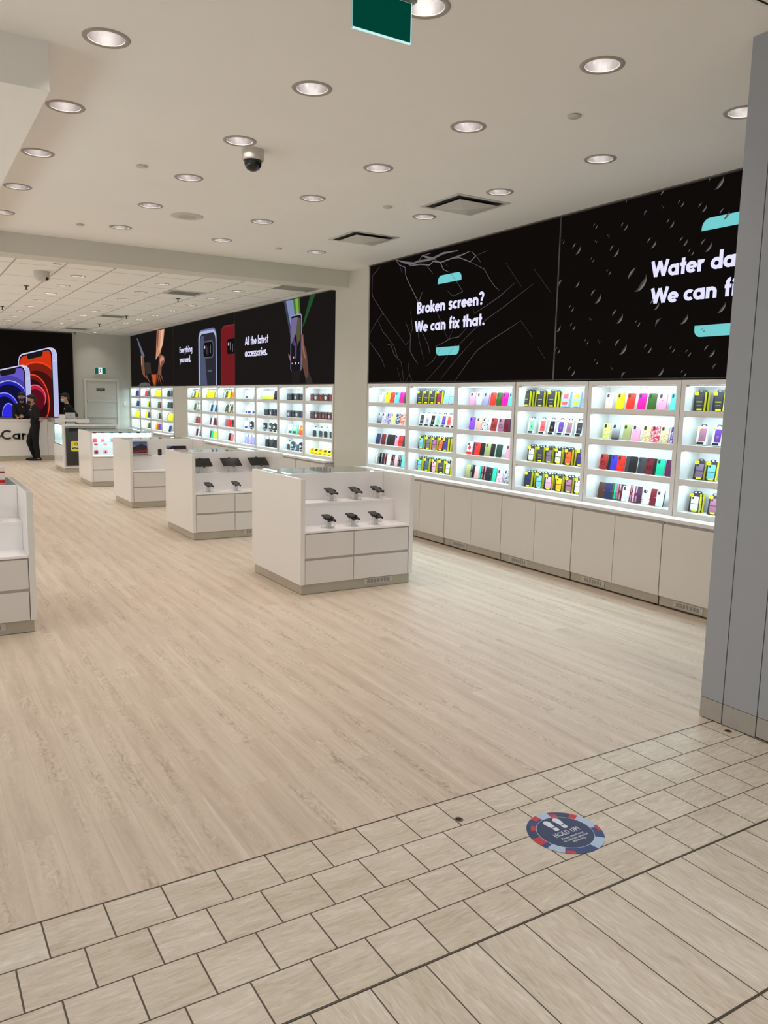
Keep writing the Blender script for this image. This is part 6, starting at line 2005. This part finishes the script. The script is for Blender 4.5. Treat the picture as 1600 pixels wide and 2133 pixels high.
def hand(w, d, palm, size=1.0, curl=0.5, thumb_side=1):
    """wrist w, direction d of the fingers, palm normal; palm, four fingers with knuckle bends, thumb off the side"""
    d = Vector(d).normalized(); n = Vector(palm).normalized()
    s = d.cross(n).normalized() * thumb_side
    w = Vector(w)
    P = lambda a, b, c: w + (d * a + s * b + n * c) * size
    B = Matrix((d, s, n)).transposed()
    out = [('c', P(-0.01, 0, 0), 0.026 * size, P(0.02, 0, 0), 0.027 * size), ('e', P(0.048, 0, 0), (0.048 * size, 0.040 * size, 0.016 * size), B)]
    for k, (b, l) in enumerate(((0.030, 0.070), (0.010, 0.078), (-0.011, 0.073), (-0.031, 0.058))):
        k0 = P(0.086, b, 0)
        k1 = P(0.086 + l * 0.45, b * 1.1, l * 0.22 * curl)
        k2 = P(0.086 + l * (0.80 - 0.1 * curl), b * 1.12, l * 0.55 * curl)
        k3 = P(0.086 + l * (1.0 - 0.25 * curl), b * 1.10, l * 0.85 * curl)
        out += chain([(k0, 0.0095 * size), (k1, 0.0088 * size), (k2, 0.0080 * size), (k3, 0.0070 * size)])
    out += chain([(P(0.022, 0.028, 0.004), 0.013 * size), (P(0.052, 0.056, 0.012), 0.0105 * size), (P(0.082, 0.066, 0.020), 0.0085 * size)])
    return out


# --- customer standing in front of the counter, seen in profile, weight on one leg
t = empty('person', (2.95, 22.02, 0))
tag(t, 'person in black clothes standing before the counter, hand on hip', 'person')
t.location = (0, 0, 0)
FC = (-0.93, -0.30, -0.10)
hp_, at, B = head((2.905, 21.98, 1.565), FC)
neck = (2.945, 22.0, 1.42)
sl, sr = (2.985, 21.855, 1.365), (2.965, 22.175, 1.36)       # near and far shoulder
el, wl = (2.985, 21.70, 1.115), (3.035, 21.80, 1.105)
er, wr = (2.85, 22.24, 1.14), (2.72, 22.16, 1.13)
hipn, hipf = (2.985, 21.94, 0.90), (2.98, 22.09, 0.90)
kn, kf = (2.965, 21.93, 0.50), (2.835, 22.06, 0.51)
an, af = (3.005, 21.93, 0.095), (2.955, 22.08, 0.10)
body = hp_ + chain([((2.935, 21.99, 1.49), 0.052), (neck, 0.056), ((2.97, 22.01, 1.30), 0.10)])
body += [('e', (2.975, 22.015, 1.22), (0.10, 0.155, 0.20)), ('e', (2.985, 22.015, 0.95), (0.098, 0.14, 0.13))]
body += chain([(sl, 0.050), (el, 0.040), (wl, 0.026)]) + chain([(sr, 0.050), (er, 0.040), (wr, 0.026)])
body += chain([(hipn, 0.080), (kn, 0.055), (an, 0.040)]) + chain([(hipf, 0.080), (kf, 0.055), (af, 0.040)])
body += hand(wl, (0.72, 0.35, -0.55), (-0.4, 0.85, 0.2), 1.0, 0.35, 1)
body += hand(wr, (-0.9, -0.25, -0.05), (0, 0.1, -1), 1.0, 0.5, 1)
blob('body', body, M_skin, t, 0.0065, 3)
face_details(t, at, B, M_maskb, None)
hair(t, at, B)
blob('jacket', [('e', (2.975, 22.015, 1.22), (0.118, 0.175, 0.215)), ('e', (2.985, 22.015, 1.00), (0.118, 0.162, 0.17)), ('c', (2.97, 22.01, 1.34), 0.085, (2.955, 22.0, 1.415), 0.066), ('c', sl, 0.070, sr, 0.070), ('c', (2.985, 22.015, 0.93), 0.115, (2.985, 22.015, 0.86), 0.11)]
     + chain([(sl, 0.068), (el, 0.056), ((3.022, 21.78, 1.107), 0.040)]) + chain([(sr, 0.068), (er, 0.056), ((2.75, 22.18, 1.13), 0.040)]), M_cloth, t, 0.010, 4)
blob('trousers', [('e', (2.985, 22.015, 0.90), (0.112, 0.150, 0.12))] + chain([(hipn, 0.098), (kn, 0.074), ((2.995, 21.93, 0.28), 0.066), ((3.01, 21.93, 0.12), 0.058)]) + chain([(hipf, 0.098), (kf, 0.076), ((2.90, 22.075, 0.28), 0.064), ((2.955, 22.08, 0.125), 0.056)]), M_cloth, t, 0.010, 4)
for nm, ax, ay in (('near', 3.02, 21.93), ('far', 2.97, 22.08)):
    sh = blob('shoe', [('e', (ax - 0.09, ay, 0.055), (0.15, 0.050, 0.042)), ('e', (ax - 0.0, ay, 0.075), (0.066, 0.046, 0.060)), ('c', (ax - 0.20, ay, 0.045), 0.032, (ax + 0.04, ay, 0.05), 0.036)], M_cloth, t, 0.008, 3)
    MB().prism([(ax - 0.095 + 0.158 * math.cos(a * PI / 12), ay + 0.052 * math.sin(a * PI / 12), 0.001) for a in range(24)], (0, 0, 0.026), M_sole).build('sole', sh)
mb = MB()
for q in range(3):
    line(mb, [(2.985 + q * 0.02, 21.877, 0.085), (2.997 + q * 0.02, 21.877, 0.072)], 0.008, (0, -0.001, 0), M_sole)
mb.build('shoe_mark', t)
mb = MB(); line(mb, [(2.885, 21.845, 1.315), (2.845, 21.872, 1.315)], 0.016, (-0.0007, -0.001, 0), M_grey); mb.build('chest_print', t)

# --- worker behind the counter, facing the room, phone in hand
t = empty('person', (0, 0, 0))
tag(t, 'person in black with black mask behind the counter, looking down at phone', 'person')
hp_, at, B = head((2.805, 22.99, 1.625), (-0.05, -0.98, -0.18))
sl, sr = (2.985, 23.03, 1.40), (2.65, 23.03, 1.39)
el, wl = (2.985, 22.93, 1.13), (2.76, 22.80, 1.11)
er, wr = (2.62, 22.98, 1.12), (2.66, 22.80, 1.12)
body = hp_ + chain([((2.81, 23.0, 1.54), 0.052), ((2.815, 23.03, 1.47), 0.056), ((2.82, 23.05, 1.35), 0.10)])
body += [('e', (2.82, 23.05, 1.24), (0.155, 0.10, 0.20)), ('e', (2.82, 23.05, 0.97), (0.14, 0.10, 0.13))]
body += chain([(sl, 0.050), (el, 0.040), (wl, 0.026)]) + chain([(sr, 0.050), (er, 0.040), (wr, 0.026)])
for hx in (2.74, 2.90):
    body += chain([((hx, 23.05, 0.90), 0.08), ((hx, 23.04, 0.50), 0.055), ((hx, 23.06, 0.09), 0.04), ((hx, 22.94, 0.04), 0.034)])
body += hand(wl, (-0.75, -0.45, 0.10), (-0.2, 0.3, 1), 1.0, 0.8, 1)
body += hand(wr, (0.55, -0.6, 0.1), (0.3, 0.2, 1), 1.0, 0.7, -1)
blob('body', body, M_skin, t, 0.0065, 3)
face_details(t, at, B, M_maskb, None)
hair(t, at, B)
blob('jacket', [('e', (2.82, 23.05, 1.24), (0.178, 0.118, 0.215)), ('e', (2.82, 23.05, 1.02), (0.160, 0.118, 0.17)), ('c', sl, 0.070, sr, 0.070), ('c', (2.82, 23.04, 1.38), 0.085, (2.815, 23.03, 1.455), 0.066)]
     + chain([(sl, 0.068), (el, 0.056), ((2.80, 22.82, 1.115), 0.042)]) + chain([(sr, 0.068), (er, 0.056), ((2.655, 22.83, 1.12), 0.042)]), M_cloth, t, 0.010, 4)
blob('trousers', [('e', (2.82, 23.05, 0.92), (0.150, 0.115, 0.12))] + [c for hx in (2.74, 2.90) for c in chain([((hx, 23.05, 0.88), 0.095), ((hx, 23.04, 0.50), 0.074), ((hx, 23.06, 0.10), 0.06)])], M_cloth, t, 0.011, 4)
for hx in (2.74, 2.90):
    blob('shoe', [('e', (hx, 22.98, 0.05), (0.050, 0.14, 0.045)), ('e', (hx, 23.05, 0.07), (0.046, 0.06, 0.06))], M_cloth, t, 0.009, 3)
mb = MB()
for q in range(3):
    line(mb, [(2.588, 23.0 + 0.0, 1.29 + q * 0.018), (2.618, 22.972, 1.29 + q * 0.018)], 0.008, (-0.001, -0.001, 0), M_wht)
mb.build('sleeve_print', t)
o = empty('phone', (2.655, 22.70, 1.155), 0.5)
tag(o, 'dark phone held by the worker in the black mask', 'phone')
MB().prism([(a, b * 0.86, b * 0.5) for a, b in rrect(-0.036, -0.075, 0.036, 0.075, 0.01)], (0, -0.0045, 0.0078), M_gloss, M_black).build('handset', o)

# --- worker with a pale blue mask behind the raised counter top
t = empty('person', (0, 0, 0))
tag(t, 'person in black with pale blue mask behind the silver counter laptop', 'person')
hp_, at, B = head((3.835, 22.72, 1.625), (-0.93, -0.28, -0.12))
sl, sr = (3.92, 22.58, 1.375), (3.91, 22.92, 1.375)
el, wl = (4.07, 22.50, 1.17), (4.03, 22.36, 1.12)
er, wr = (3.86, 22.98, 1.13), (3.72, 22.86, 1.08)
body = hp_ + chain([((3.86, 22.73, 1.54), 0.052), ((3.885, 22.74, 1.46), 0.056), ((3.91, 22.75, 1.33), 0.10)])
body += [('e', (3.915, 22.75, 1.22), (0.10, 0.155, 0.20)), ('e', (3.92, 22.95, 0.96), (0.10, 0.14, 0.13)), ('e', (3.92, 22.86, 1.08), (0.10, 0.14, 0.14))]
body += chain([(sl, 0.050), (el, 0.040), (wl, 0.026)]) + chain([(sr, 0.050), (er, 0.040), (wr, 0.026)])
for yy in (22.94, 23.10):
    body += chain([((3.93, yy, 0.90), 0.08), ((3.92, yy, 0.50), 0.055), ((3.96, yy, 0.09), 0.04), ((3.84, yy, 0.04), 0.034)])
body += hand(wl, (-0.25, -0.9, -0.12), (0, 0, -1), 1.0, 0.5, 1)
body += hand(wr, (-0.9, -0.3, 0.0), (0, 0, -1), 1.0, 0.5, -1)
blob('body', body, M_skin, t, 0.0065, 3)
face_details(t, at, B, M_maskl, None)
hair(t, at, B)
blob('jacket', [('e', (3.915, 22.75, 1.22), (0.118, 0.175, 0.215)), ('e', (3.92, 22.86, 1.05), (0.118, 0.165, 0.18)), ('c', sl, 0.070, sr, 0.070), ('c', (3.90, 22.75, 1.36), 0.085, (3.885, 22.74, 1.44), 0.066)]
     + chain([(sl, 0.068), (el, 0.056), ((4.035, 22.39, 1.13), 0.042)]) + chain([(sr, 0.068), (er, 0.056), ((3.75, 22.88, 1.09), 0.042)]), M_cloth, t, 0.010, 4)
blob('trousers', [('e', (3.925, 23.0, 0.92), (0.115, 0.150, 0.13))] + [c for yy in (22.94, 23.10) for c in chain([((3.93, yy, 0.88), 0.095), ((3.92, yy, 0.50), 0.074), ((3.96, yy, 0.10), 0.06)])], M_cloth, t, 0.011, 4)
for yy in (22.94, 23.10):
    blob('shoe', [('e', (3.89, yy, 0.05), (0.14, 0.050, 0.045)), ('e', (3.95, yy, 0.07), (0.06, 0.046, 0.06))], M_cloth, t, 0.009, 3)
mb = MB(); line(mb, [(3.815, 22.60, 1.335), (3.79, 22.635, 1.318)], 0.014, (-0.0008, -0.001, 0), M_grey); mb.build('chest_print', t)
